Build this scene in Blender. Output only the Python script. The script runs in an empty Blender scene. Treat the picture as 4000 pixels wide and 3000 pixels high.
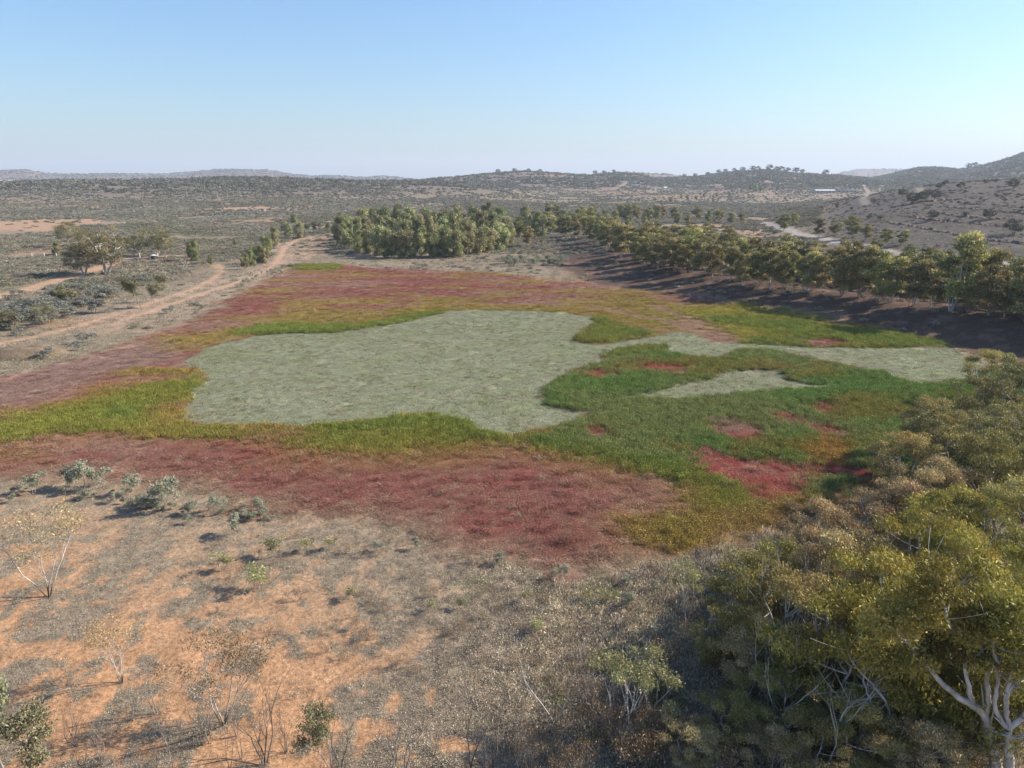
import bpy, math, random
import numpy as np
from mathutils import Vector

R = math.radians
sc = bpy.context.scene
COL = sc.collection
RNG = np.random.default_rng(7)

# ------------------------------------------------------------------ camera, sky, sun, exposure
CAM_H = 28.0
TH = R(16.05)
FPX = 2780.0
cam_d = bpy.data.cameras.new('camera')
cam_d.sensor_width = 36.0
cam_d.lens = 36.0 * FPX / 4000.0
cam_d.clip_start = 0.5
cam_d.clip_end = 60000.0
cam = bpy.data.objects.new('camera', cam_d)
COL.objects.link(cam)
cam.location = (0, 0, CAM_H)
cam.rotation_euler = (math.pi / 2 - TH, 0, 0)
sc.camera = cam

SUN_EL = R(32.5)
SUN_AZ = R(13.0)          # from +X towards +Y
sd = Vector((math.cos(SUN_EL) * math.cos(SUN_AZ), math.cos(SUN_EL) * math.sin(SUN_AZ), math.sin(SUN_EL)))
world = bpy.data.worlds.new("World")
sc.world = world
world.use_nodes = True
wn = world.node_tree
wn.nodes.clear()
wo = wn.nodes.new('ShaderNodeOutputWorld')
wb = wn.nodes.new('ShaderNodeBackground')
sky = wn.nodes.new('ShaderNodeTexSky')
sky.sky_type = 'NISHITA'
sky.sun_disc = False
sky.sun_elevation = SUN_EL
sky.sun_rotation = math.pi / 2 - SUN_AZ
sky.altitude = 200
sky.air_density = 1.3
sky.dust_density = 1.0
sky.ozone_density = 7.0
wb.inputs['Strength'].default_value = 0.105
wt = wn.nodes.new('ShaderNodeMix'); wt.data_type = 'RGBA'; wt.blend_type = 'MULTIPLY'; wt.inputs[0].default_value = 1.0
wt.inputs[7].default_value = (.88, .945, .99, 1)      # white balance of the sky, the same in every direction
wn.links.new(sky.outputs[0], wt.inputs[6])
wn.links.new(wt.outputs[2], wb.inputs['Color'])
wn.links.new(wb.outputs[0], wo.inputs['Surface'])

sun_d = bpy.data.lights.new('sun', 'SUN')
sun_d.energy = 5.0
sun_d.angle = R(0.55)
sun_d.color = (1.0, 0.92, 0.78)
sun = bpy.data.objects.new('sun', sun_d)
COL.objects.link(sun)
sun.location = (60, 20, 80)
sun.rotation_euler = sd.to_track_quat('Z', 'Y').to_euler()

sc.view_settings.view_transform = 'Standard'
sc.view_settings.look = 'None'
sc.view_settings.exposure = 0.88
sc.view_settings.gamma = 1.0
sc.view_settings.use_curve_mapping = False
sc.render.engine = 'CYCLES'
cy = sc.cycles
cy.max_bounces = 5
cy.diffuse_bounces = 1
cy.glossy_bounces = 1
cy.transmission_bounces = 3
cy.transparent_max_bounces = 4
cy.volume_bounces = 0
cy.use_denoising = True
cy.denoiser = 'OPENIMAGEDENOISE'
cy.denoising_input_passes = 'RGB_ALBEDO_NORMAL'
cy.denoising_prefilter = 'ACCURATE'
cy.caustics_reflective = False
cy.caustics_refractive = False

# ------------------------------------------------------------------ helpers: tags and meshes
def tag(o, label=None, cat=None, group=None, kind=None):
    if label: o['label'] = label
    if cat: o['category'] = cat
    if group: o['group'] = group
    if kind: o['kind'] = kind
    return o

def link(o, parent=None):
    COL.objects.link(o)
    if parent is not None: o.parent = parent
    return o

def np_mesh(name, verts, faces, mats=(), smooth=False, fattr=None, vcol=None, matidx=None):
    """faces: (n,k) array, all the same size."""
    me = bpy.data.meshes.new(name)
    verts = np.asarray(verts, np.float32)
    faces = np.asarray(faces, np.int32)
    n, k = faces.shape
    me.vertices.add(len(verts)); me.vertices.foreach_set('co', verts.ravel())
    me.loops.add(n * k); me.loops.foreach_set('vertex_index', faces.ravel())
    me.polygons.add(n)
    me.polygons.foreach_set('loop_start', np.arange(0, n * k, k, dtype=np.int32))
    me.polygons.foreach_set('use_smooth', np.full(n, smooth))
    if matidx is not None: me.polygons.foreach_set('material_index', matidx.astype(np.int32))
    for m in mats: me.materials.append(m)
    if fattr is not None:
        a = me.attributes.new('tone', 'FLOAT', 'FACE'); a.data.foreach_set('value', fattr.astype(np.float32))
    if vcol is not None:
        a = me.attributes.new('col', 'FLOAT_COLOR', 'POINT')
        c = np.ones((len(verts), 4), np.float32); c[:, :3] = vcol
        a.data.foreach_set('color', c.ravel())
    me.update(calc_edges=True)
    me.validate()
    return me

def obj(name, me, parent=None, loc=None):
    o = bpy.data.objects.new(name, me)
    link(o, parent)
    if loc is not None: o.location = loc
    return o

def empty(name, loc, rz=0.0, s=1.0):
    o = bpy.data.objects.new(name, None)
    link(o); o.location = loc; o.rotation_euler = (0, 0, rz); o.scale = (s, s, s)
    o.empty_display_size = 0.3
    return o

# ------------------------------------------------------------------ noise
def _hash(ix, iy, seed):
    n = (ix.astype(np.int64) * 374761393 + iy.astype(np.int64) * 668265263 + seed * 974634777) & 0xffffffff
    n = ((n ^ (n >> 13)) * 1274126177) & 0xffffffff
    n = (n ^ (n >> 16)) & 0xffffffff
    return n.astype(np.float64) / 4294967295.0

def vnoise(x, y, seed=0):
    x = np.asarray(x, float); y = np.asarray(y, float)
    ix = np.floor(x); iy = np.floor(y)
    fx = x - ix; fy = y - iy
    fx = fx * fx * (3 - 2 * fx); fy = fy * fy * (3 - 2 * fy)
    a = _hash(ix, iy, seed); b = _hash(ix + 1, iy, seed)
    c = _hash(ix, iy + 1, seed); d = _hash(ix + 1, iy + 1, seed)
    return (a * (1 - fx) + b * fx) * (1 - fy) + (c * (1 - fx) + d * fx) * fy

def fbm(x, y, seed=0, oct=4, gain=0.5):
    s = 0; a = 1; t = 0
    x = np.asarray(x, float); y = np.asarray(y, float)
    for i in range(oct):
        s = s + a * vnoise(x * 2 ** i + 17.3 * i, y * 2 ** i - 9.1 * i, seed + i * 13)
        t += a; a *= gain
    return s / t            # 0..1, mean .5

def sstep(a, b, x):
    t = np.clip((x - a) / (b - a), 0, 1)
    return t * t * (3 - 2 * t)

# ------------------------------------------------------------------ the lie of the land
CT, ST = math.cos(TH), math.sin(TH)
def ray(px, py):
    u = (np.asarray(px, float) - 2000) / FPX
    v = (1500 - np.asarray(py, float)) / FPX
    return u, CT + v * ST, -ST + v * CT

def crest(pts, D):
    """bearing and height of a skyline at plan distance D"""
    px = np.array([p[0] for p in pts]); py = np.array([p[1] for p in pts])
    x, y, z = ray(px, py)
    h = np.hypot(x, y)
    Dv = np.array([p[2] if len(p) > 2 else D for p in pts], float)
    az = np.arctan2(x, y)
    return az, CAM_H + Dv * z / h, Dv

RIDGES = []
def ridge(pts, D, wf, wb, rough=0.0, power=1.0):
    az, hz, Dv = crest(pts, D)
    RIDGES.append((az, hz, Dv, wf, wb, rough, power))

# low scrubby rise at the left, mid distance
ridge([(-900, 716), (0, 716), (250, 709), (480, 707), (700, 702), (870, 696), (1100, 697), (1250, 702), (1400, 707), (1600, 708), (1800, 716), (2000, 735), (2200, 780)], 1300, 560, 600, .10)
# far range, left
ridge([(-900, 672), (-200, 668), (0, 663), (100, 662), (180, 676), (250, 679), (420, 677), (640, 678), (740, 672), (850, 660), (1040, 662), (1150, 680), (1220, 687), (1300, 684), (1400, 691), (1500, 687), (1560, 692), (1640, 702)], 5200, 1800, 1500, .10)
# middle hills, right of centre
ridge([(1520, 716), (1640, 705), (1750, 694), (1850, 684), (1950, 676), (2050, 671), (2150, 676), (2240, 682), (2300, 684), (2400, 676), (2500, 684), (2560, 700), (2640, 716)], 1900, 650, 600, .12)
# flat topped rise behind the road
ridge([(2290, 690), (2350, 674), (2450, 672), (2560, 677), (2640, 684), (2720, 695)], 3600, 800, 900, .02)
# hill with trees on its crest
ridge([(2440, 728), (2520, 708), (2600, 697), (2750, 688), (2800, 680), (2900, 669), (3000, 665), (3080, 675), (3150, 680), (3250, 684), (3330, 692), (3420, 702), (3520, 712)], 2100, 900, 700, .12)
# blue tableland
ridge([(3220, 692), (3290, 672), (3340, 661), (3440, 659), (3540, 660), (3600, 665), (3750, 680), (3900, 690)], 7000, 1500, 1500, .02)
# big hill at the right edge
ridge([(3300, 706), (3380, 700), (3450, 689), (3520, 672), (3580, 658), (3640, 654), (3700, 658), (3750, 664), (3800, 656), (3900, 633), (4000, 600), (4300, 525), (4800, 500), (5400, 560)], 2700, 1500, 1300, .07)
# bare stony slope, right
ridge([(2900, 885), (3040, 845), (3150, 817), (3300, 786), (3500, 746), (3650, 725), (3800, 708), (4000, 699), (4300, 690), (5000, 690)], 560, 285, 500, .05, 0.85)

BANK_LINE = []
def height(x, y, detail=True):
    x = np.asarray(x, float); y = np.asarray(y, float)
    d = np.hypot(x, y) + 1e-6
    az = np.arctan2(x, y)
    z = np.zeros_like(d)
    for (a, hz, Dv, wf, wb, rough, pw) in RIDGES:
        H = np.interp(az, a, hz); D = np.interp(az, a, Dv)
        edge = sstep(a[0] - .03, a[0] + .01, az) * (1 - sstep(a[-1] - .01, a[-1] + .05, az))
        t = np.where(d < D, np.clip((d - (D - wf)) / wf, 0, 1), np.clip(((D + wb) - d) / wb, 0, 1))
        prof = (0.45 * t + 0.55 * t * t * (3 - 2 * t)) ** pw
        H = np.maximum(H, 0) * edge
        if rough:
            w = wf * .22
            n = fbm(x / w, y / w, 41, 4) - .5
            H = H * (1 + rough * 4 * n * (1 - prof ** 3) )
        z = np.maximum(z, H * prof)
    if len(BANK_LINE):
        bd = ddist(BANK_LINE, x, y)
        fade = np.interp(x, [20, 55], [.25, 1.0])
        z = np.maximum(z, (3.3 + .8 * (fbm(x / 12, y / 12, 77, 2) - .5)) * fade * (1 - np.clip(bd / 21, 0, 1) ** 1.3))
    z = z + (fbm(x / 90, y / 90, 5, 3) - .5) * 2.0 * sstep(320, 700, d)
    return z

def gp(px, py):
    """where the line of sight through a pixel of the photograph meets the land"""
    dx, dy, dz = ray(px, py)
    hh = math.hypot(dx, dy)
    t = np.geomspace(20, 16000, 1400)
    X = dx / hh * t; Y = dy / hh * t; Z = CAM_H + dz / hh * t
    f = Z - height(X, Y)
    k = np.where(f < 0)[0]
    if len(k) == 0: return None
    k = max(k[0], 1)
    t0, t1 = t[k - 1], t[k]
    w = f[k - 1] / (f[k - 1] - f[k])
    tt = t0 + (t1 - t0) * w
    x, y = dx / hh * tt, dy / hh * tt
    return float(x), float(y), float(height(x, y))

def gflat(px, py, z=0.0):
    dx, dy, dz = ray(px, py)
    t = (z - CAM_H) / dz
    return dx * t, dy * t

# ------------------------------------------------------------------ zones of the lakebed, traced on the ground plane
def poly(pts):
    p = np.array(pts, float)
    x, y = gflat(p[:, 0], p[:, 1])
    return np.stack([x, y], 1)

def sdist(P, x, y):
    """signed distance to a polygon, positive inside"""
    x = np.asarray(x); y = np.asarray(y)
    d2 = np.full(x.shape, 1e18); ins = np.zeros(x.shape, bool)
    n = len(P)
    for i in range(n):
        ax, ay = P[i]; bx, by = P[(i + 1) % n]
        ex, ey = bx - ax, by - ay
        L = ex * ex + ey * ey + 1e-12
        t = np.clip(((x - ax) * ex + (y - ay) * ey) / L, 0, 1)
        dd = (x - ax - t * ex) ** 2 + (y - ay - t * ey) ** 2
        d2 = np.minimum(d2, dd)
        c = ((ay > y) != (by > y)) & (x < ex * (y - ay) / (ey if abs(ey) > 1e-12 else 1e-12) + ax)
        ins ^= c
    d = np.sqrt(d2)
    return np.where(ins, d, -d)

def ddist(L, x, y):
    """distance to a polyline"""
    d2 = np.full(np.shape(x), 1e18)
    for i in range(len(L) - 1):
        ax, ay = L[i]; bx, by = L[i + 1]
        ex, ey = bx - ax, by - ay
        t = np.clip(((x - ax) * ex + (y - ay) * ey) / (ex * ex + ey * ey + 1e-12), 0, 1)
        d2 = np.minimum(d2, (x - ax - t * ex) ** 2 + (y - ay - t * ey) ** 2)
    return np.sqrt(d2)

def zplane(px, py, z):
    dx, dy, dz = ray(px, py); t = (z - CAM_H) / dz
    return dx * t, dy * t
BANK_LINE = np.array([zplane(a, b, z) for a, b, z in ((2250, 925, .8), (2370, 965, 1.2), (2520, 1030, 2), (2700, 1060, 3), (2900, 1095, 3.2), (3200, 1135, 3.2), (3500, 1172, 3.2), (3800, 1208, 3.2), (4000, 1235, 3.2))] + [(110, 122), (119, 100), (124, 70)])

LAKE = poly([(-500, 1600), (0, 1480), (250, 1410), (500, 1345), (700, 1270), (830, 1200), (950, 1125), (1080, 1078), (1150, 1038), (1350, 1030), (1450, 1045), (1650, 1052), (1900, 1060), (2100, 1085), (2300, 1105), (2400, 1125), (2600, 1142), (2750, 1165), (2850, 1190), (3000, 1222), (3200, 1242), (3400, 1287), (3600, 1327), (3720, 1350), (3780, 1385), (3850, 1430), (3950, 1440), (4200, 1450), (4300, 1560), (4150, 1700), (3700, 1860), (3450, 1930), (3250, 1985), (3120, 2030), (2950, 2065), (2750, 2110), (2600, 2150), (2450, 2190), (2300, 2200), (2100, 2170), (1900, 2120), (1700, 2060), (1500, 2020), (1200, 1995), (1000, 1965), (800, 1905), (600, 1855), (400, 1835), (200, 1850), (0, 1875), (-500, 1930)])
GREY1 = poly([(700, 1420), (800, 1362), (870, 1340), (950, 1322), (1000, 1312), (1100, 1306), (1300, 1302), (1450, 1282), (1600, 1257), (1700, 1232), (1760, 1213), (1900, 1212), (2100, 1215), (2220, 1225), (2310, 1240), (2330, 1265), (2260, 1300), (2235, 1335), (2330, 1347), (2450, 1332), (2540, 1317), (2620, 1299), (2700, 1302), (2780, 1336), (2830, 1341), (2950, 1346), (3150, 1357), (3300, 1360), (3500, 1360), (3700, 1357), (3770, 1375), (3830, 1415), (3860, 1450), (3800, 1480), (3700, 1492), (3600, 1508), (3530, 1490), (3450, 1455), (3370, 1440), (3300, 1428), (3200, 1418), (3120, 1393), (3000, 1370), (2900, 1368), (2820, 1390), (2830, 1403), (2700, 1398), (2600, 1375), (2620, 1345), (2500, 1350), (2400, 1370), (2345, 1398), (2380, 1412), (2270, 1440), (2200, 1480), (2130, 1520), (2125, 1580), (2250, 1612), (2300, 1600), (2290, 1630), (2200, 1665), (2100, 1690), (2000, 1712), (1900, 1692), (1820, 1650), (1700, 1627), (1600, 1627), (1500, 1642), (1400, 1657), (1250, 1667), (1130, 1672), (1100, 1660), (900, 1657), (690, 1657), (720, 1600), (740, 1540), (800, 1485), (790, 1458), (740, 1440)])
GREY2 = poly([(2440, 1560), (2600, 1522), (2750, 1482), (2850, 1452), (2960, 1441), (3050, 1452), (3080, 1482), (3150, 1497), (3280, 1510), (3200, 1522), (3000, 1535), (2800, 1552), (2600, 1562)])
DARK = poly([(2130, 1512), (2250, 1440), (2400, 1402), (2600, 1375), (2820, 1396), (2880, 1370), (3000, 1372), (3150, 1400), (3300, 1430), (3450, 1460), (3530, 1500), (3650, 1505), (3850, 1452), (3980, 1440), (4300, 1480), (4300, 1650), (3800, 1820), (3450, 1900), (3200, 1935), (3060, 1940), (2950, 1965), (2850, 1880), (2700, 1850), (2500, 1805), (2300, 1762), (2150, 1728), (2080, 1712), (2200, 1668), (2320, 1620), (2230, 1602), (2130, 1575)])
YGRN = poly([(-500, 1660), (0, 1615), (100, 1600), (300, 1565), (500, 1490), (700, 1458), (800, 1470), (740, 1540), (690, 1657), (900, 1650), (1130, 1665), (1500, 1635), (1650, 1618), (1820, 1640), (1950, 1705), (2100, 1690), (2300, 1755), (2500, 1800), (2750, 1865), (2950, 1920), (3100, 1920), (3250, 1945), (3100, 2015), (2900, 2050), (2750, 2065), (2650, 2090), (2590, 2070), (2680, 1990), (2620, 1900), (2400, 1825), (2200, 1762), (2000, 1735), (1850, 1750), (1600, 1785), (1300, 1800), (1000, 1765), (800, 1735), (600, 1715), (400, 1722), (200, 1755), (0, 1785), (-500, 1800)])
UPPY = poly([(780, 1350), (900, 1290), (1050, 1240), (1200, 1222), (1500, 1215), (1700, 1192), (2000, 1185), (2300, 1165), (2600, 1158), (2800, 1180), (3000, 1218), (3300, 1272), (3500, 1310), (3740, 1352), (2900, 1345), (2780, 1335), (2600, 1300), (2330, 1245), (2200, 1222), (1760, 1212), (1450, 1284), (1000, 1312)])
BRIGHT = [poly(p) for p in (
    [(400, 1620), (560, 1525), (700, 1490), (795, 1468), (795, 1500), (730, 1570), (600, 1590), (500, 1640)],
    [(1130, 1672), (1500, 1650), (1650, 1620), (1760, 1620), (1870, 1655), (1960, 1708), (2080, 1712), (2020, 1735), (1900, 1725), (1700, 1698), (1500, 1682), (1200, 1692)],
    [(890, 1312), (1000, 1280), (1150, 1268), (1400, 1275), (1600, 1238), (1750, 1212), (1700, 1237), (1600, 1262), (1300, 1306), (1050, 1312)],
    [(2310, 1235), (2450, 1280), (2560, 1302), (2450, 1334), (2330, 1350), (2225, 1334), (2320, 1285)],
    [(2340, 1400), (2450, 1362), (2620, 1345), (2600, 1372), (2450, 1402), (2370, 1412)],
    [(2900, 1342), (3000, 1295), (3200, 1285), (3400, 1292), (3600, 1322), (3700, 1348), (3500, 1362), (3200, 1360)],
    [(2740, 1245), (2900, 1232), (3050, 1248), (3300, 1282), (3250, 1298), (3000, 1288), (2850, 1268)],
    [(1140, 1040), (1250, 1020), (1350, 1042), (1300, 1056), (1180, 1054)],
    [(2050, 1715), (2500, 1790), (2850, 1870), (3000, 1930), (2900, 1950), (2700, 1880), (2400, 1810), (2150, 1750)])]
REDS = [poly(p) for p in (
    [(2720, 1790), (2730, 1765), (2800, 1765), (2830, 1800), (2900, 1822), (3050, 1810), (3160, 1860), (3140, 1905), (3050, 1945), (2960, 1950), (2930, 1900), (2850, 1890), (2770, 1840)],
    [(2770, 1680), (2850, 1650), (2940, 1655), (2985, 1690), (2960, 1715), (2900, 1725), (2820, 1705)],
    [(2270, 1462), (2350, 1450), (2400, 1468), (2340, 1480)],
    [(2500, 1435), (2570, 1428), (2670, 1440), (2660, 1462), (2560, 1450)],
    [(2290, 1690), (2330, 1678), (2370, 1700), (2360, 1718), (2310, 1710)],
    [(3165, 1590), (3220, 1580), (3270, 1600), (3220, 1615)],
    [(3000, 1620), (3060, 1618), (3110, 1640), (3060, 1650)],
    [(3170, 1672), (3230, 1670), (3290, 1695), (3240, 1715)],
    [(3180, 1835), (3250, 1825), (3300, 1845), (3230, 1858)],
    [(3790, 1490), (3850, 1485), (3880, 1498), (3820, 1505)],
    [(3120, 1335), (3230, 1328), (3300, 1345), (3200, 1352)],
    [(3330, 1860), (3400, 1835), (3420, 1870), (3370, 1890)])]
YELLOW2 = poly([(2400, 1235), (2700, 1195), (2900, 1200), (3200, 1255), (3500, 1312), (3720, 1348), (3500, 1330), (3200, 1300), (2950, 1335), (2780, 1310), (2600, 1285)])
OLIVE_PATCH = poly([(3120, 1760), (3250, 1730), (3330, 1770), (3300, 1810), (3180, 1830)])
STREAK = [np.array([gflat(a, b) for a, b in L]) for L in ([(2330, 1200), (2500, 1238), (2650, 1265), (2750, 1305), (2800, 1335)], [(2560, 1200), (2680, 1245), (2780, 1285), (2850, 1330)])]
GREYLEFT = poly([(-500, 1600), (0, 1500), (300, 1400), (600, 1330), (760, 1330), (700, 1400), (600, 1440), (400, 1480), (200, 1560), (0, 1590)])

# tracks: centre lines on the ground with half widths (m)
def line(pts): return np.array([gp(a, b)[:2] for a, b in pts])
TRACKS = [
    (line([(-500, 1480), (-200, 1400), (0, 1345), (270, 1285), (480, 1222), (640, 1168), (750, 1135), (830, 1092), (870, 1060), (850, 1035)]), .9),
    (line([(480, 1250), (650, 1196), (800, 1148), (905, 1112), (1020, 1068), (1075, 1035), (1095, 1000), (1115, 965), (1160, 940), (1230, 922), (1330, 912)]), .9),
    (line([(-500, 1300), (-200, 1220), (0, 1160), (110, 1130), (210, 1100), (300, 1075), (400, 1045), (470, 1015), (560, 1003), (700, 1000)]), 2.6)]
CREEK = (line([(2990, 868), (3040, 885), (3120, 915), (3300, 950), (3500, 985), (3700, 1012), (3900, 1028), (4300, 1050)]), 3.0)
FARROADS = [
    (line([(2400, 738), (2430, 728), (2440, 716), (2462, 709), (2500, 712)]), 3.0),
    (line([(3385, 800), (3372, 780), (3392, 750), (3370, 722)]), 2.0),
    (line([(3240, 738), (3320, 744), (3480, 746), (3600, 750)]), 2.0)]
BARE = [poly(p) for p in (
    [(-300, 905), (0, 900), (200, 902), (330, 880), (420, 870), (440, 862), (300, 852), (150, 858), (0, 866), (-300, 868)],
    [(700, 822), (900, 814), (1100, 812), (1250, 822), (1080, 832), (850, 830)],
    [(1080, 960), (1200, 918), (1330, 912), (1330, 935), (1250, 990), (1200, 1030), (1130, 1040), (1090, 1010)],
    [(2230, 730), (2440, 728), (2450, 740), (2250, 745)],
    [(2850, 905), (3000, 900), (3100, 935), (2900, 930)],
    [(0, 1010), (150, 960), (250, 950), (180, 990), (20, 1030)])]

# linear base colours
C_ORANGE = np.array([.405, .225, .12]); C_LITTER = np.array([.24, .185, .128]); C_PALE = np.array([.42, .30, .20])
C_PLAIN = np.array([.25, .195, .135]); C_RED = np.array([.315, .13, .10]); C_MAUVE = np.array([.37, .21, .165])
C_OLIVE = np.array([.35, .255, .07]); C_YG = np.array([.265, .26, .055]); C_BRI = np.array([.215, .265, .06])
C_DG = np.array([.24, .265, .09]); C_GREY = np.array([.36, .362, .235]); C_BRICK = np.array([.34, .115, .09])
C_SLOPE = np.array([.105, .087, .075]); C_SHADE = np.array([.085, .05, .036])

PATHS = [np.array([gflat(a, b) for a, b in L]) for L in (
    [(330, 2560), (430, 2450), (520, 2370), (560, 2330), (600, 2380), (612, 2470), (680, 2560), (700, 2680), (690, 2780)], [(560, 2330), (680, 2260), (850, 2230), (1010, 2170)],
    [(-100, 2650), (120, 2540), (330, 2560)], [(-50, 2330), (200, 2180), (420, 2120), (380, 2050), (150, 2020), (0, 2030)], [(1150, 2760), (1350, 2640), (1560, 2560), (1700, 2470)], [(700, 2560), (900, 2520), (1120, 2420), (1330, 2410)])]
def litter(x, y, d):
    p = .30 * fbm(x / 6 + 3, y / 8, 77, 3) + .70 * fbm(x / 1.1, y / 1.3, 177, 5, .6)
    e = .11 * sstep(-9, 9, x) * (1 - sstep(60, 90, d)) + .05 * sstep(40, 55, d) - .05 * sstep(-4, -14, x)
    e = e + .10 * sstep(-26, -6, sdist(LAKE, x, y)) * sstep(-25, 0, x)
    c = sstep(.425, .54, p + e)
    for L in PATHS:
        c = c * (1 - .9 * (1 - sstep(.2, 1.3, ddist(L, x, y) + (fbm(x / 2, y / 2, 5, 2) - .5) * 1.6)))
    return c
def mixc(c, d, w):
    w = np.clip(w, 0, 1)[..., None]
    return c * (1 - w) + d * w

def zones(x, y):
    """base colour, plant height (m) and cover kind at points of the ground"""
    x = np.asarray(x, float); y = np.asarray(y, float)
    d = np.hypot(x, y)
    n1 = fbm(x / 14, y / 14, 3, 4) - .5
    n2 = fbm(x / 3.5, y / 3.5, 9, 4) - .5
    n3 = fbm(x / 1.1, y / 1.1, 19, 3) - .5
    wob = n1 * 7 + n2 * 5 + n3 * 1.2
    # dry land
    lit = litter(x, y, d)
    c = mixc(np.broadcast_to(C_ORANGE, x.shape + (3,)), C_LITTER, lit)
    c = mixc(c, np.array([.38, .30, .21]), sstep(-10, 4, x) * (1 - sstep(10, 20, x)) * (1 - sstep(60, 90, d)) * lit * .8)
    # paths trodden through the dry ground keep the bare orange
    plain = mixc(np.broadcast_to(C_PLAIN, x.shape + (3,)), C_LITTER * .9, sstep(.35, .65, fbm(x / 26, y / 26, 12, 4)))
    plain = mixc(plain, C_ORANGE * .9, sstep(.60, .70, fbm(x / 40 + 9, y / 40, 33, 4)) * .8)
    c = mixc(c, plain, sstep(85, 130, d))
    c = mixc(c, C_PLAIN * .82, sstep(500, 1100, d) * .7)
    # stony slope at the right
    az = np.arctan2(x, y)
    slope = sstep(.36, .44, az) * sstep(235, 300, d + n1 * 40) * (1 - sstep(900, 1200, d))
    c = mixc(c, C_SLOPE * (.75 + .5 * fbm(x / 9, y / 9, 702, 5))[..., None], slope)
    hill = sstep(3, 14, height(x, y)) * (d > 700)
    c = mixc(c, np.array([.165, .13, .105]), hill * .85)
    c = mixc(c, np.array([.12, .105, .095]), sstep(2600, 4000, d) * .85)
    ht = np.zeros(x.shape); kind = np.zeros(x.shape, int)   # 0 none 1 tall green 2 red herb 3 grey mat
    for P in BARE:
        s = sdist(P, x, y)
        w = sstep(-2, 5, s + n1 * 22 * np.clip(d / 400, .3, 2) + n2 * 10)
        c = mixc(c, np.array([.38, .235, .15]), w * .85)
    # pale shore round the lakebed
    sl = sdist(LAKE, x, y)
    shore = sstep(-22, -4, sl + n1 * 10) * (1 - sstep(-2, 2, sl))
    c = mixc(c, C_LITTER * 1.12, shore * .7)
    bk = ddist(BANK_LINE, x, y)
    c = mixc(c, C_SHADE * (1 + .9 * sstep(.58, .66, fbm(x / 3, y / 2, 66, 4)))[..., None], (1 - sstep(25, 36, bk + n1 * 14)) * .95 * sstep(2, 22, x))  # tree row's shade painted into the bank's brown soil colour
    # lakebed
    inl = sstep(-2.2, 2.2, sl + wob + 1.6 * (y < 90))
    m = sstep(.36, .62, fbm(x / 22, y / 9, 21, 5))
    red = mixc(np.broadcast_to(C_MAUVE, x.shape + (3,)), C_RED, m)
    red = mixc(red, C_BRICK, sstep(.58, .68, fbm(x / 9, y / 5, 55, 4)) * .8)
    red = mixc(red, C_OLIVE, sstep(.50, .66, fbm(x / 16 + 8, y / 5, 91, 5)) * .8 * sstep(110, 140, y))
    red = mixc(red, C_MAUVE * np.array([.95, 1.1, 1.15]), sstep(-3, 3, sdist(GREYLEFT, x, y) + wob) * .8)
    lower = sstep(0, 1, (sl + 3.5) / 10.0)
    red = mixc(np.array([.33, .25, .165]) + 0 * red, red, np.clip(lower * 1.5 + n2 * 1.4 + n1 * .6, 0, 1))
    lc = red; lh = np.full(x.shape, .16)
    lk = np.full(x.shape, 2)
    su = sdist(UPPY, x, y)
    wu = sstep(-6, 6, su + n1 * 20 + n2 * 8 + (fbm(x / 20, y / 5, 209, 4) - .5) * 26)
    lc = mixc(lc, C_OLIVE, wu); lh = lh + wu * .15
    wq = sstep(-4, 5, sdist(YELLOW2, x, y) + n1 * 12 + n2 * 6)
    lc = mixc(lc, np.array([.37, .32, .075]), wq * .85); lh = lh + wq * .12
    sy = sdist(YGRN, x, y)
    nA = fbm(x / 16, y / 4.5, 207, 4) - .5
    oy = sstep(-7, -.5, sy + wob + nA * 8) * .55
    lc = mixc(lc, np.array([.36, .20, .085]), oy)
    wy = sstep(-3.0, 3.0, sy + wob + nA * 22 * sstep(-15, -45, x) + nA * 6)
    yc = mixc(np.broadcast_to(C_OLIVE, x.shape + (3,)), C_YG, sstep(.3, 4.5, sy + n2 * 5))
    yc = mixc(yc, np.array([.36, .21, .11]), sstep(.52, .66, fbm(x / 9, y / 3, 222, 4)) * .75 * np.where(x < -25, 1.0, .6))
    lc = mixc(lc, yc, wy); lh = np.maximum(lh, wy * .55)
    sd_ = sdist(DARK, x, y)
    wd = sstep(-.8, .8, sd_ + n2 * 4 + n1 * 2)
    dc = mixc(np.broadcast_to(C_DG, x.shape + (3,)), C_BRI * np.array([.8, .95, 1.1]), sstep(.42, .66, fbm(x / 15, y / 12, 64, 4)))
    dc = mixc(dc, C_OLIVE * .85, sstep(.56, .70, fbm(x / 9, y / 6, 31, 4)) * .7)
    lc = mixc(lc, dc, wd); lh = np.maximum(lh, wd * .7)
    for P in BRIGHT:
        w = sstep(-1.2, 1.0, sdist(P, x, y) + n2 * 4)
        lc = mixc(lc, mixc(C_BRI + 0 * lc, C_YG, sstep(.4, .7, fbm(x / 6, y / 6, 8, 3))), w * .9); lh = np.maximum(lh, w * .75)
    for L in STREAK:
        w = 1 - sstep(.8, 3.2, ddist(L, x, y) + n2 * 3)
        lc = mixc(lc, C_MAUVE * .95, w * .8); lh = lh * (1 - .7 * w)
    w = sstep(-1, 1.2, sdist(OLIVE_PATCH, x, y) + n2 * 5)
    lc = mixc(lc, C_OLIVE * np.array([1.15, .85, .9]), w * .8)
    for P in REDS:
        w = sstep(-.5, .9, sdist(P, x, y) + n2 * 2.5 + 1.1)
        rc = mixc(C_BRICK * np.array([1.15, .95, .95]) + 0 * lc, C_MAUVE, sstep(.5, .68, fbm(x / 3, y / 3, 88, 3)))
        lc = mixc(lc, rc, w); lh = lh * (1 - w) + .2 * w
    sg = np.maximum(sdist(GREY1, x, y), sdist(GREY2, x, y))
    wg = sstep(-.45, .45, sg + n2 * 2.4 + n3 * .8)
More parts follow.
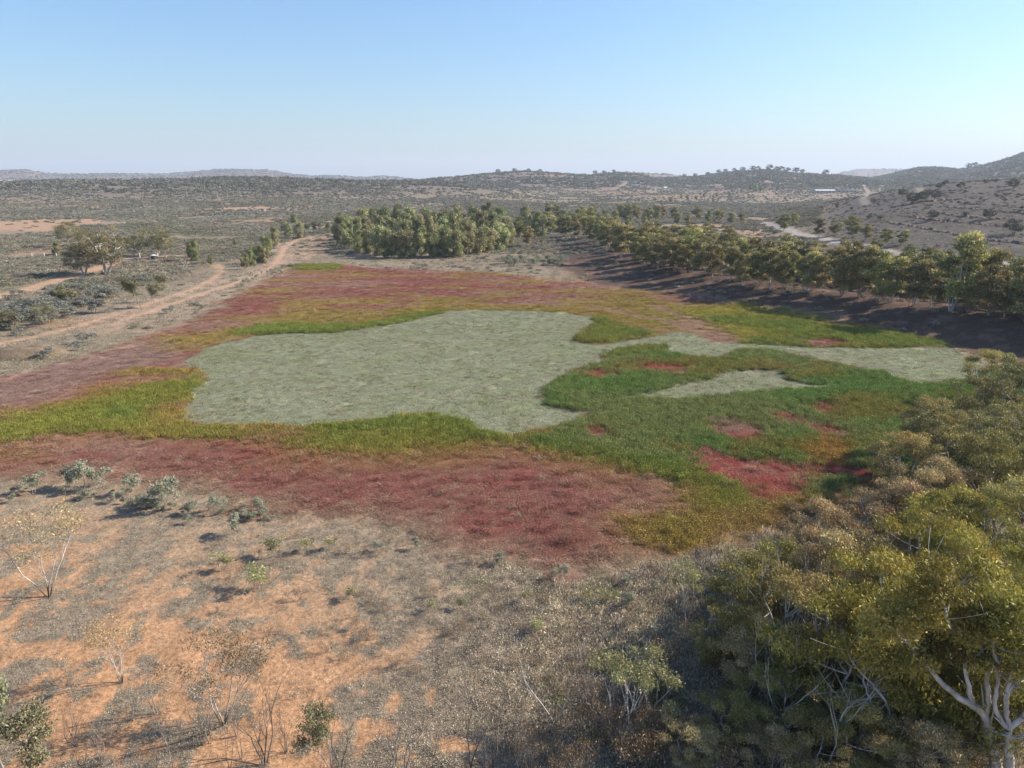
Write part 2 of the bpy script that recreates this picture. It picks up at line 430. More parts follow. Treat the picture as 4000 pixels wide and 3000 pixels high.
    gc = mixc(np.broadcast_to(C_GREY, x.shape + (3,)), C_GREY * np.array([.86, .94, .74]), sstep(.48, .66, fbm(x / 4, y / 3, 14, 5)) * .5)
    gc = mixc(gc, C_GREY * np.array([.95, .80, .72]), sstep(.55, .68, fbm(x / 1.2, y / 1.2, 24, 3)) * .35)
    lc = mixc(lc, gc, wg); lh = lh * (1 - wg) + .07 * wg
    lk = np.where(wg > .5, 3, np.where(lh > .32, 1, 2))
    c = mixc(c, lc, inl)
    ht = lh * inl; kind = np.where(inl > .5, lk, 0)
    return c, ht, kind, sl

def track_mask(x, y):
    best = np.full(np.shape(x), 9e9)
    n = (fbm(x / 3, y / 3, 61, 3) - .5)
    for L, w in TRACKS:
        best = np.minimum(best, ddist(L, x, y) - w + n * .9)
    cr = ddist(CREEK[0], x, y) - CREEK[1] + (fbm(x / 9, y / 9, 62, 3) - .5) * 4
    fr = np.full(np.shape(x), 9e9)
    for L, w in FARROADS: fr = np.minimum(fr, ddist(L, x, y) - w)
    return best, cr, fr

# ------------------------------------------------------------------ materials
def nt(name):
    m = bpy.data.materials.new(name); m.use_nodes = True
    t = m.node_tree; t.nodes.clear()
    return m, t, t.nodes, t.links

def ramp(N, pts, interp='LINEAR'):
    r = N.new('ShaderNodeValToRGB'); r.color_ramp.interpolation = interp
    e = r.color_ramp.elements
    while len(e) < len(pts): e.new(0.5)
    for i, (p, c) in enumerate(pts):
        e[i].position = p; e[i].color = (c, c, c, 1) if not hasattr(c, '__len__') else (*c, 1)
    return r

def mat_ground():
    m, t, N, L = nt('ground')
    out = N.new('ShaderNodeOutputMaterial'); p = N.new('ShaderNodeBsdfPrincipled')
    p.inputs['Roughness'].default_value = .95; p.inputs['Specular IOR Level'].default_value = .12
    at = N.new('ShaderNodeAttribute'); at.attribute_name = 'col'
    g = N.new('ShaderNodeNewGeometry')
    prev = at.outputs['Color']
    hts = []
    for sc_, lo, hi, det in ((.55, .72, 1.25, 8), (3.2, .62, 1.36, 6), (14.0, .70, 1.28, 3)):
        n = N.new('ShaderNodeTexNoise'); n.inputs['Scale'].default_value = sc_; n.inputs['Detail'].default_value = det
        n.inputs['Roughness'].default_value = .65
        L.new(g.outputs['Position'], n.inputs['Vector'])
        r = ramp(N, [(.3, lo), (.7, hi)]); L.new(n.outputs[0], r.inputs[0])
        mx = N.new('ShaderNodeMix'); mx.data_type = 'RGBA'; mx.blend_type = 'MULTIPLY'; mx.inputs[0].default_value = 1
        L.new(prev, mx.inputs[6]); L.new(r.outputs[0], mx.inputs[7]); prev = mx.outputs[2]; hts.append(n.outputs[0])
    L.new(prev, p.inputs['Base Color'])
    b = N.new('ShaderNodeBump'); b.inputs['Strength'].default_value = .8; b.inputs['Distance'].default_value = .12
    L.new(hts[1], b.inputs['Height']); L.new(b.outputs[0], p.inputs['Normal'])
    L.new(p.outputs[0], out.inputs[0])
    return m

def leaf_nodes(name, rgb=None, instancer=False, tone=(.55, 1.45), hue=.03, val=.25, trans=.3, rough=.5, tip=None, spec=.35, young=None):
    m, t, N, L = nt(name)
    out = N.new('ShaderNodeOutputMaterial')
    if instancer:
        a = N.new('ShaderNodeAttribute'); a.attribute_type = 'INSTANCER'; a.attribute_name = 'col'
        base = a.outputs['Color']
    else:
        c = N.new('ShaderNodeRGB'); c.outputs[0].default_value = (*rgb, 1); base = c.outputs[0]
    ta = N.new('ShaderNodeAttribute'); ta.attribute_name = 'tone'
    if young is not None:
        # new growth of another colour mixed in leaf by leaf
        r2 = ramp(N, [(.62, 0), (.95, 1)]); L.new(ta.outputs['Fac'], r2.inputs[0])
        mm = N.new('ShaderNodeMix'); mm.data_type = 'RGBA'
        L.new(r2.outputs[0], mm.inputs[0]); L.new(base, mm.inputs[6]); mm.inputs[7].default_value = (*young, 1)
        base = mm.outputs[2]
    oi = N.new('ShaderNodeObjectInfo')
    hs = N.new('ShaderNodeHueSaturation')
    L.new(base, hs.inputs['Color'])
    m1 = N.new('ShaderNodeMapRange'); m1.inputs['To Min'].default_value = .5 - hue; m1.inputs['To Max'].default_value = .5 + hue
    L.new(oi.outputs['Random'], m1.inputs['Value']); L.new(m1.outputs[0], hs.inputs['Hue'])
    mr = N.new('ShaderNodeMapRange'); mr.inputs['To Min'].default_value = tone[0]; mr.inputs['To Max'].default_value = tone[1]
    L.new(ta.outputs['Fac'], mr.inputs['Value'])
    wn_ = N.new('ShaderNodeTexWhiteNoise'); wn_.noise_dimensions = '1D'; L.new(oi.outputs['Random'], wn_.inputs['W'])
    m2 = N.new('ShaderNodeMapRange'); m2.inputs['To Min'].default_value = 1 - val; m2.inputs['To Max'].default_value = 1 + val
    L.new(wn_.outputs['Value'], m2.inputs['Value'])
    mu = N.new('ShaderNodeMath'); mu.operation = 'MULTIPLY'; L.new(mr.outputs[0], mu.inputs[0]); L.new(m2.outputs[0], mu.inputs[1])
    L.new(mu.outputs[0], hs.inputs['Value'])
    p = N.new('ShaderNodeBsdfPrincipled'); p.inputs['Roughness'].default_value = rough
    p.inputs['Specular IOR Level'].default_value = spec
    L.new(hs.outputs[0], p.inputs['Base Color'])
    tr = N.new('ShaderNodeBsdfTranslucent'); L.new(hs.outputs[0], tr.inputs['Color'])
    ms = N.new('ShaderNodeMixShader'); ms.inputs[0].default_value = trans
    L.new(p.outputs[0], ms.inputs[1]); L.new(tr.outputs[0], ms.inputs[2]); L.new(ms.outputs[0], out.inputs[0])
    return m

def mat_bark(name, a, b, scale=3.0, dark_base=0.0):
    m, t, N, L = nt(name)
    out = N.new('ShaderNodeOutputMaterial'); p = N.new('ShaderNodeBsdfPrincipled'); p.inputs['Roughness'].default_value = .75
    tc = N.new('ShaderNodeTexCoord'); mp = N.new('ShaderNodeMapping'); mp.inputs['Scale'].default_value = (1, 1, .3)
    L.new(tc.outputs['Object'], mp.inputs[0])
    n = N.new('ShaderNodeTexNoise'); n.inputs['Scale'].default_value = scale; n.inputs['Detail'].default_value = 6
    L.new(mp.outputs[0], n.inputs['Vector'])
    r = ramp(N, [(.35, a), (.62, b)]); L.new(n.outputs[0], r.inputs[0])
    col = r.outputs[0]
    if dark_base > 0:   # rough dark bark skirt at the butt of the trunk
        sx = N.new('ShaderNodeSeparateXYZ'); L.new(tc.outputs['Object'], sx.inputs[0])
        ad = N.new('ShaderNodeMath'); ad.operation = 'ADD'; L.new(sx.outputs['Z'], ad.inputs[0]); L.new(n.outputs[0], ad.inputs[1])
        r2 = ramp(N, [(0, 1), (1, 0)]);
        mr = N.new('ShaderNodeMapRange'); mr.inputs['From Min'].default_value = dark_base + .3; mr.inputs['From Max'].default_value = dark_base + .9
        L.new(ad.outputs[0], mr.inputs['Value']); L.new(mr.outputs[0], r2.inputs[0])
        mm = N.new('ShaderNodeMix'); mm.data_type = 'RGBA'; L.new(r2.outputs[0], mm.inputs[0]); L.new(col, mm.inputs[6])
        mm.inputs[7].default_value = (.06, .045, .035, 1); col = mm.outputs[2]
    L.new(col, p.inputs['Base Color'])
    bu = N.new('ShaderNodeBump'); bu.inputs['Distance'].default_value = .03; L.new(n.outputs[0], bu.inputs['Height']); L.new(bu.outputs[0], p.inputs['Normal'])
    L.new(p.outputs[0], out.inputs[0])
    return m

def mat_plain(name, rgb, rough=.7, var=.2, scale=2.0):
    m, t, N, L = nt(name)
    out = N.new('ShaderNodeOutputMaterial'); p = N.new('ShaderNodeBsdfPrincipled'); p.inputs['Roughness'].default_value = rough
    tc = N.new('ShaderNodeTexCoord'); n = N.new('ShaderNodeTexNoise'); n.inputs['Scale'].default_value = scale; n.inputs['Detail'].default_value = 5
    L.new(tc.outputs['Object'], n.inputs['Vector'])
    r = ramp(N, [(.3, [c * (1 - var) for c in rgb]), (.7, [min(1, c * (1 + var)) for c in rgb])]); L.new(n.outputs[0], r.inputs[0])
    L.new(r.outputs[0], p.inputs['Base Color']); L.new(p.outputs[0], out.inputs[0])
    return m

M = dict(
    ground=mat_ground(),
    inst=leaf_nodes('herbage', instancer=True, tone=(.55, 1.45), hue=.012, val=.16, trans=.22, rough=.7, spec=.06),
    dry=leaf_nodes('dry_herbage', instancer=True, tone=(.4, 1.7), hue=.02, val=.22, trans=.2, rough=.55, spec=.2),
    gum_a=leaf_nodes('gum_leaf_golden', (.345, .285, .06), tone=(.35, 1.6), hue=.012, val=.12, trans=.16, rough=.5, spec=.18, young=(.43, .33, .08)),
    gum_b=leaf_nodes('gum_leaf_olive', (.305, .255, .08), tone=(.35, 1.7), hue=.015, val=.14, trans=.16, rough=.5, spec=.18, young=(.43, .31, .12)),
    gum_c=leaf_nodes('gum_leaf_tan', (.36, .27, .125), tone=(.35, 1.8), hue=.015, val=.12, trans=.14, rough=.5, spec=.18, young=(.52, .39, .19)),
    gum_d=leaf_nodes('gum_leaf_green', (.25, .23, .08), tone=(.35, 1.7), hue=.015, val=.12, trans=.16, rough=.5, spec=.18, young=(.38, .31, .11)),
    row=leaf_nodes('row_leaf', (.33, .29, .11), tone=(.4, 1.6), hue=.025, val=.24, trans=.16, rough=.5, spec=.15, young=(.42, .34, .14)),
    grove=leaf_nodes('grove_leaf', (.335, .325, .15), tone=(.4, 1.6), hue=.028, val=.26, trans=.16, rough=.5, spec=.15, young=(.45, .40, .19)),
    left=leaf_nodes('left_leaf', (.22, .195, .085), tone=(.5, 1.5), hue=.02, val=.15, trans=.2, rough=.5, spec=.15, young=(.36, .29, .11)),
    sap=leaf_nodes('sapling_leaf', (.22, .215, .115), tone=(.5, 1.6), hue=.03, val=.2, trans=.28, rough=.42, young=(.24, .2, .1)),
    glauc=leaf_nodes('glaucous_leaf', (.34, .335, .235), tone=(.5, 1.5), hue=.01, val=.12, trans=.2, rough=.6, spec=.08),
    yelsh=leaf_nodes('yellow_green_leaf', (.34, .31, .14), tone=(.5, 1.5), hue=.02, val=.15, trans=.25, rough=.45),
    mulga=leaf_nodes('hill_shrub_leaf', (.13, .13, .095), tone=(.5, 1.5), hue=.02, val=.2, trans=.2, rough=.6),
    salt=leaf_nodes('saltbush_leaf', (.23, .225, .18), tone=(.5, 1.5), hue=.02, val=.22, trans=.2, rough=.6),
    brown=leaf_nodes('dry_brown_leaf', (.20, .125, .06), tone=(.4, 1.8), hue=.015, val=.14, trans=.25, rough=.42, young=(.36, .27, .15)),
    bark_w=mat_bark('bark_white', (.30, .25, .21), (.62, .57, .51), 2.6),
    bark_wd=mat_bark('bark_white_dark_foot', (.30, .24, .20), (.60, .54, .48), 2.6, dark_base=.7),
    bark_g=mat_bark('bark_grey', (.17, .13, .11), (.38, .32, .28), 3.0),
    bark_d=mat_bark('bark_dark', (.06, .048, .04), (.15, .12, .10), 3.0),
    dead=mat_bark('dead_wood', (.14, .10, .085), (.34, .28, .24), 4.0),
    white=mat_plain('white_paint', (.72, .70, .66), .5, .08),
    roofw=mat_plain('pale_roof_metal', (.5, .5, .48), .6, .06),
    wallm=mat_plain('shed_wall', (.42, .40, .36), .7, .1),
    darkm=mat_plain('dark_metal', (.05, .05, .055), .5, .15),
    rock=mat_plain('bank_earth', (.14, .085, .065), .95, .4, .8),
    wood=mat_plain('pole_wood', (.24, .2, .17), .8, .2),
)

# ------------------------------------------------------------------ terrain, one grid cut into its named pieces
NA = 760
az_g = np.linspace(R(-47), R(47), NA)
rings = [19.0]
while rings[-1] < 15500:
    d = rings[-1]
    if d < 450: step = max(.22, 1.35 * d * d / 20000)
    elif d < 3200: step = max(5.0, d * .0105)
    else: step = d * .02
    rings.append(d + step)
rings = np.array(rings); NR = len(rings)
A, D = np.meshgrid(az_g, rings)
GX = (D * np.sin(A)); GY = (D * np.cos(A))
GZ = height(GX, GY)
gcol, ght, gkind, gsl = zones(GX, GY)
tm, cm, fm = track_mask(GX, GY)
_d2 = ddist(TRACKS[1][0], GX, GY)
gcol = mixc(gcol, np.array([.35, .25, .18]), (1 - sstep(6, 15, _d2 + (fbm(GX / 6, GY / 6, 700, 3) - .5) * 8)) * (gsl < 0) * .75)
gcol = mixc(gcol, np.array([.46, .28, .175]), (1 - sstep(-1.0, 1.3, tm + (fbm(GX / 1.5, GY / 1.5, 701, 3) - .5) * 1.6)) * .75)
gcol = mixc(gcol, np.array([.40, .34, .29]), (1 - sstep(-1, 1.5, cm)) * .85)
gcol = mixc(gcol, np.array([.25, .21, .165]), (1 - sstep(-1, 1.5, fm)) * .9)
far_var = fbm(GX / 220, GY / 220, 71, 4)
gcol = mixc(gcol, np.array([.30, .19, .14]), sstep(.5, .62, far_var) * sstep(900, 1500, D) * .5)
micro = (fbm(GX / 1.3, GY / 1.3, 301, 3) - .5) * .14 * (1 - sstep(70, 120, D))
GZ2 = GZ + micro * (1 - sstep(-1, 1, gsl) * .6)

vid = np.arange(NR * NA).reshape(NR, NA)
F = np.stack([vid[:-1, :-1], vid[:-1, 1:], vid[1:, 1:], vid[1:, :-1]], -1).reshape(-1, 4)
cell = lambda a: (0.25 * (a[:-1, :-1] + a[:-1, 1:] + a[1:, 1:] + a[1:, :-1])).ravel()
cD, cA = cell(D), cell(A)
cls = np.zeros(len(F), int)                        # 0 ground
cls[cell(gsl) > 0] = 1                             # lakebed
cls[(cell(tm) < 0) & (cls == 0) & (cD < 500)] = 2  # dirt track
cls[(cell(cm) < 0) & (cls == 0)] = 3               # creek bed
far = cD > 800
cls[far] = 4
cls[(cD > 2900)] = 5
cls[(cell(fm) < 0) & far] = 6
cls[(cD > 275) & (cD < 860) & (cA > .42) & (cls == 0) & (cell(GZ) > 1.2)] = 7
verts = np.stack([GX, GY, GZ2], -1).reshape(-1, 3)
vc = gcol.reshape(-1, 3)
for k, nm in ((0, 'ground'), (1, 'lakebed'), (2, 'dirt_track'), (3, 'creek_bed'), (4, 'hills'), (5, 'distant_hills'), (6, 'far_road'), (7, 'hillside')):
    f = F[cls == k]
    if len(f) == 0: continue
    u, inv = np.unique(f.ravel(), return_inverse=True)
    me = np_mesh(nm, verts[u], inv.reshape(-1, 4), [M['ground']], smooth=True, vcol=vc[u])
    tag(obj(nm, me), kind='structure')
# a coarse apron so that the land goes on behind and beside the camera
th = np.linspace(R(47), R(313), 60); rr = np.geomspace(19.0, 15500, 40)
TT, RR = np.meshgrid(th, rr)
ax, ay = RR * np.sin(TT), RR * np.cos(TT)
v = np.stack([ax, ay, height(ax, ay) - .02], -1).reshape(-1, 3)
vi = np.arange(v.shape[0]).reshape(RR.shape)
f = np.stack([vi[:-1, :-1], vi[:-1, 1:], vi[1:, 1:], vi[1:, :-1]], -1).reshape(-1, 4)
ac, _, _, _ = zones(ax.ravel(), ay.ravel())
tag(obj('plain', np_mesh('plain', v, f, [M['ground']], smooth=True, vcol=ac)), kind='structure')
th = np.linspace(0, 2 * math.pi, 49)[:-1]
v = np.vstack([[0, 0, -.03], np.stack([19.4 * np.sin(th), 19.4 * np.cos(th), 0 * th - .03], 1)])
f = np.array([[0, 1 + i, 1 + (i + 1) % 48] for i in range(48)])
ac, _, _, _ = zones(v[:, 0], v[:, 1])
tag(obj('soil', np_mesh('soil', v, f[:, ::-1], [M['ground']], vcol=ac)), kind='structure')

def hz(x, y): return float(height(x, y))

# ------------------------------------------------------------------ plants: branches and leaves
def tubes(segs, sides=5):
    """segs: list of (points (k,3), radii (k,))"""
    V = []; Fc = []; off = 0
    ang = np.linspace(0, 2 * np.pi, sides, endpoint=False)
    for P, r in segs:
        P = np.asarray(P); k = len(P)
        T = np.gradient(P, axis=0); T /= np.linalg.norm(T, axis=1, keepdims=True) + 1e-9
        up = np.array([0, 0, 1.0]) if abs(T[0][2]) < .9 else np.array([1.0, 0, 0])
        S = np.cross(T, up); S /= np.linalg.norm(S, axis=1, keepdims=True) + 1e-9
        B = np.cross(T, S)
        ring = P[:, None] + r[:, None, None] * (np.cos(ang)[None, :, None] * S[:, None] + np.sin(ang)[None, :, None] * B[:, None])
        V.append(ring.reshape(-1, 3))
        i = np.arange(k - 1)[:, None] * sides; j = np.arange(sides)[None]
        a = off + i + j; b = off + i + (j + 1) % sides
        Fc.append(np.stack([a, b, b + sides, a + sides], -1).reshape(-1, 4))
        off += k * sides
    return np.vstack(V), np.vstack(Fc)

def rot_about(v, ang, rg):
    """tilt v by ang towards a random side"""
    v = v / np.linalg.norm(v)
    q = rg.normal(size=3); q -= v * np.dot(q, v); q /= np.linalg.norm(q) + 1e-9
    return v * math.cos(ang) + q * math.sin(ang)

def skeleton(rg, H, stems=3, lean=(8, 32), levels=3, kids=(2, 4), ang=(20, 45), up=.12, wig=.16, r0=.16, ratio=(.5, .72), trunk=.34, base_spread=.05):
    segs = []; tips = []
    def grow(p, d, L, r, lev):
        k = 5 if lev < 2 else 4
        P = [p]; q = p.copy(); dd = d.copy()
        for i in range(k):
            dd = dd + rg.normal(size=3) * wig + np.array([0, 0, up]); dd /= np.linalg.norm(dd)
            q = q + dd * L / k; P.append(q.copy())
        P = np.array(P)
        rad = np.linspace(r, r * (.62 if lev < levels else .35), k + 1)
        segs.append((P, rad, lev))
        if lev >= levels:
            tips.append((P[-1], lev)); tips.append((P[-2], lev)); return
        n = rg.integers(kids[0], kids[1] + 1)
        for j in range(n):
            t = 1.0 if j < 2 else rg.uniform(.45, .95)
            idx = t * k; i0 = min(int(idx), k - 1); pp = P[i0] + (P[i0 + 1] - P[i0]) * (idx - i0)
            dv = P[min(i0 + 1, k)] - P[i0]
            nd = rot_about(dv, R(rg.uniform(*ang)) * (.75 if j == 0 else 1), rg)
            if nd[2] < -.05: nd[2] = abs(nd[2]) * .4
            nd /= np.linalg.norm(nd)
            grow(pp, nd, L * rg.uniform(*ratio), rad[-1] * rg.uniform(.62, .85), lev + 1)
    a0 = rg.uniform(0, 6.28)
    for s in range(stems):
        a = a0 + s * 6.283 / stems + rg.uniform(-.4, .4)
        ln = R(rg.uniform(*lean)) if stems > 1 else R(rg.uniform(0, lean[0]))
        d = np.array([math.sin(ln) * math.cos(a), math.sin(ln) * math.sin(a), math.cos(ln)])
        p = np.array([math.cos(a), math.sin(a), 0]) * base_spread * (stems > 1) + np.array([0, 0, -.15])
        grow(p, d, H * trunk * rg.uniform(.85, 1.15), r0 * rg.uniform(.75, 1.1), 0)
    return segs, tips

def leaves(rg, tips, n, rad=(.5, .9), flat=.6, ll=.15, lw=.035, droop=.5, dome=.0):
    C = np.array([t[0] for t in tips])
    w = rg.uniform(.4, 1.6, len(C)); w /= w.sum()
    idx = rg.choice(len(C), n, p=w)
    rc = rg.uniform(rad[0], rad[1], len(C))[idx]
    q = rg.normal(size=(n, 3)); q /= np.linalg.norm(q, axis=1, keepdims=True)
    rr = rg.uniform(0, 1, n) ** .5
    off = q * (rc * rr)[:, None]; off[:, 2] *= flat
    off[:, 2] = np.where(off[:, 2] < 0, off[:, 2] * .6, off[:, 2])
    P = C[idx] + off
    a = rg.normal(size=(n, 3)); a[:, 2] -= droop * 1.6; a /= np.linalg.norm(a, axis=1, keepdims=True)
    b = np.cross(a, rg.normal(size=(n, 3))); b /= np.linalg.norm(b, axis=1, keepdims=True)
    s = rg.uniform(.6, 1.3, n)[:, None]
    l = a * ll * s; ww = b * lw * s
    V = np.stack([P - l * .5, P + ww * .5 - l * .05, P + l * .5, P - ww * .5 - l * .05], 1).reshape(-1, 3)
    Fc = np.arange(n * 4).reshape(n, 4)
    tone = np.clip(rg.normal(.5, .2, n) + .12 * (rg.uniform(0, 1, len(C))[idx] - .5) * 2, 0, 1)
    return V, Fc, tone

def plant(rg, name, mats, H, nleaf, seed=None, sides=5, leaf=None, min_lev=99, droop_twigs=True, **kw):
    """returns (trunk mesh, crown mesh or None), scaled so that the whole stands H metres tall"""
    segs, tips = skeleton(rg, H, **kw)
    V, Fc = tubes([(s[0], s[1]) for s in segs if s[2] <= 1], sides)
    small = [(s[0], s[1]) for s in segs if s[2] > 1]
    if small:
        V2, F2 = tubes(small, 3); Fc = np.vstack([Fc, F2 + len(V)]); V = np.vstack([V, V2])
    if nleaf:
        lv, lf, tone = leaves(rg, tips, nleaf, **(leaf or {}))
        top = np.percentile(lv[:, 2], 99.7)
    else: top = V[:, 2].max()
    k = H / top
    V = V * k
    tme = np_mesh(name + '_trunk', V, Fc, [mats[0]], smooth=True)
    cme = None
    if nleaf:
        c = lv.reshape(-1, 4, 3).mean(1); lv = ((lv.reshape(-1, 4, 3) - c[:, None]) + c[:, None] * k).reshape(-1, 3)
        cme = np_mesh(name + '_crown', lv, lf, [mats[1]], fattr=tone)
    return tme, cme

def place(proto, name, x, y, rz, s, label, cat, group=None, z=None, sx=1.0):
    tme, cme = proto
    e = empty(name, (x, y, (hz(x, y) if z is None else z)), rz)
    e.scale = (s * sx, s * sx, s)
    obj('trunk', tme, e)
    if cme is not None: obj('crown', cme, e)
    tag(e, label, cat, group)
    return e

ORD = ['first', 'second', 'third', 'fourth', 'fifth', 'sixth', 'seventh', 'eighth', 'ninth', 'tenth', 'eleventh', 'twelfth', 'thirteenth', 'fourteenth', 'fifteenth', 'sixteenth', 'seventeenth', 'eighteenth', 'nineteenth', 'twentieth', 'twenty-first', 'twenty-second', 'twenty-third', 'twenty-fourth', 'twenty-fifth', 'twenty-sixth', 'twenty-seventh', 'twenty-eighth', 'twenty-ninth', 'thirtieth']

def at_crown(px, py, zc, ground=0.0):
    """plan position under a crown seen at a pixel when its middle is zc above the ground"""
    dx, dy, dz = ray(px, py); t = (ground + zc - CAM_H) / dz
    return float(dx * t), float(dy * t)

def rg(s): return np.random.default_rng(s)
def bez(a, b, c, n):
    t = np.linspace(0, 1, n)[:, None]
    return a * (1 - t) ** 2 + b * 2 * t * (1 - t) + c * t * t

def clump_leaves(rg_, C, RC, n, flat, ll, lw, droop, shell=.55, tvar=.16):
    """leaves gathered in domed clumps: C centres, RC radii"""
    w = RC ** 2; w = w / w.sum()
    idx = rg_.choice(len(C), n, p=w)
    q = rg_.normal(size=(n, 3)); q[:, 2] = np.where(q[:, 2] < 0, q[:, 2] * .55, q[:, 2]); q /= np.linalg.norm(q, axis=1, keepdims=True)
    lob = 1 + .22 * np.sin(q[:, 0] * 5 + idx * 1.7) * np.sin(q[:, 1] * 5 + idx * 2.3)
    rr = (shell + (1 - shell) * rg_.uniform(0, 1, n)) * lob
    k = rg_.uniform(0, 1, n) < .25; rr = np.where(k, rr * rg_.uniform(.2, 1, n), rr)
    off = q * (RC[idx] * rr)[:, None]; off[:, 2] *= flat
    P = C[idx] + off
    a_ = rg_.normal(size=(n, 3)); a_[:, 2] -= droop * 1.6; a_ /= np.linalg.norm(a_, axis=1, keepdims=True)
    b_ = np.cross(a_, rg_.normal(size=(n, 3))); b_ /= np.linalg.norm(b_, axis=1, keepdims=True)
    s_ = rg_.uniform(.6, 1.3, n)[:, None]
    l = a_ * ll * s_; ww = b_ * lw * s_
    V = np.stack([P - l * .5, P + ww * .5 - l * .05, P + l * .5, P - ww * .5 - l * .05], 1).reshape(-1, 3)
    tone = np.clip(rg_.normal(.5, .17, n) + rg_.normal(0, tvar, len(C))[idx], 0, 1)
    return V, np.arange(n * 4).reshape(n, 4), tone

def clump_tree(rg_, name, mats, H, prof, nclump, rc, nleaf, flat=.6, ll=.3, lw=.12, droop=.6, stems=3, r0=.14, lean=.35, twigs=4, sides=6, shell=.55, surf=.75):
    """prof: list of (height fraction, crown radius in metres)"""
    hz_ = [p[0] * H for p in prof]; hr = [p[1] for p in prof]
    C = []; tries = 0
    while len(C) < nclump and tries < 4000:
        tries += 1
        z = rg_.uniform(hz_[0], hz_[-1]); Rm = np.interp(z, hz_, hr)
        if rg_.uniform() > (Rm / max(hr)) ** 1.2 + .08: continue
        a = rg_.uniform(0, 6.283); q = Rm * (surf + (1 - surf) * rg_.uniform()) * (1 if rg_.uniform() < .7 else rg_.uniform(0, 1))
        c = np.array([q * math.cos(a), q * math.sin(a), z])
        if all(np.linalg.norm((c - d) * np.array([1, 1, 1.4])) > rc[0] * .85 for d in C): C.append(c)
    C = np.array(C); RC = rg_.uniform(rc[0], rc[1], len(C))
    segs = []; spts = []
    a0 = rg_.uniform(0, 6.283)
    for i in range(stems):
        a = a0 + i * 6.283 / stems + rg_.uniform(-.5, .5)
        Rm = max(hr) * lean * (rg_.uniform(.6, 1.3) if stems > 1 else .3)
        zt = H * rg_.uniform(.62, .82)
        p0 = np.array([math.cos(a), math.sin(a), 0]) * (.12 if stems > 1 else 0) - np.array([0, 0, .2])
        p2 = np.array([math.cos(a) * Rm, math.sin(a) * Rm, zt]); p1 = np.array([math.cos(a) * Rm * rg_.uniform(.1, .9), math.sin(a) * Rm * rg_.uniform(.1, .9), zt * .5])
        P = bez(p0, p1, p2, 9); P[1:-1] += rg_.normal(0, .05 * H / 8, (7, 3)) * np.array([1, 1, .3])
        r = np.linspace(r0 * rg_.uniform(.8, 1.15), r0 * .35, 9)
        segs.append((P, r)); spts += [(P[k], r[k]) for k in range(2, 9)]
    SP = np.array([p for p, _ in spts]); SR = np.array([r for _, r in spts])
    small = []
    for c, rcl in zip(C, RC):
        base = c - np.array([0, 0, rcl * flat * .7])
        dz = base[2] - SP[:, 2]; dist = np.linalg.norm((base - SP) * np.array([1, 1, .8]), axis=1) + np.where(dz < .3, 3.0, 0)
        k = int(np.argmin(dist)); p = SP[k]
        mid = p * .5 + base * .5 + np.array([0, 0, -.12 * np.linalg.norm(base - p)]) + rg_.normal(0, .12, 3)
        P = bez(p, mid, base, 6); rr = min(SR[k] * .7, r0 * .45)
        segs.append((P, np.linspace(rr, rr * .35, 6)))
        for j in range(twigs):
            q = rg_.normal(size=3); q[2] = abs(q[2]) * .9; q /= np.linalg.norm(q)
            e_ = c + q * rcl * .85 * np.array([1, 1, flat])
            st = P[rg_.integers(3, 6)]
            small.append((bez(st, (st + e_) / 2 + rg_.normal(0, .08, 3), e_, 4), np.linspace(rr * .35, rr * .12, 4)))
    V, Fc = tubes(segs, sides)
    if small:
        V2, F2 = tubes(small, 3); Fc = np.vstack([Fc, F2 + len(V)]); V = np.vstack([V, V2])
    lv, lf, tone = clump_leaves(rg_, C, RC, nleaf, flat, ll, lw, droop, shell)
    return (np_mesh(name + '_trunk', V, Fc, [mats[0]], smooth=True), np_mesh(name + '_crown', lv, lf, [mats[1]], fattr=tone))

NEAR = {}
for i, (m_, b_, seed) in enumerate((('gum_a', 'bark_w', 11), ('gum_a', 'bark_w', 12), ('gum_b', 'bark_w', 13), ('gum_b', 'bark_g', 14), ('gum_c', 'bark_w', 15), ('gum_c', 'bark_g', 16), ('gum_d', 'bark_g', 17))):
    NEAR.setdefault(m_, []).append(clump_tree(rg(seed), 'near_gum%d' % i, (M[b_], M[m_]), 9.0, [(.30, 1.6), (.55, 3.2), (.8, 3.2), (.98, 1.3)], 44, (.45, 1.15), 23000, flat=.7, ll=.22, lw=.055, droop=1.0, stems=4, r0=.13, lean=.6, twigs=6, shell=.42))
MID = [clump_tree(rg(30 + i), 'row_gum%d' % i, (M['bark_g' if i % 2 else 'bark_w'], M['row']), 11.0, [(.2, 1.5), (.45, 2.5), (.75, 2.9), (.98, 1.0)], 30, (.85, 1.5), 9500, flat=.66, ll=.38, lw=.19, droop=.6, stems=2 + i % 3, r0=.11, lean=.5, twigs=2, sides=5, shell=.4) for i in range(5)]
GROVE = [clump_tree(rg(50 + i), 'grove_gum%d' % i, (M['bark_g'], M['grove']), 12.5, [(.08, 1.6), (.3, 2.5), (.6, 2.5), (.82, 1.9), (.97, .7)], 32, (.8, 1.4), 9000, flat=1.2, ll=.5, lw=.2, droop=1.3, stems=2, r0=.1, lean=.35, twigs=1, sides=5) for i in range(5)]
LEFTG = [clump_tree(rg(70 + i), 'left_gum%d' % i, (M['bark_w'], M['left']), 13.0, [(.22, 2.0), (.4, 4.6), (.65, 5.2), (.85, 4.2), (.98, 1.8)], 60, (.9, 1.7), 11000, flat=.75, ll=.36, lw=.13, droop=.5, stems=2 + i % 2, r0=.26, lean=.5, twigs=3, sides=6) for i in range(3)]
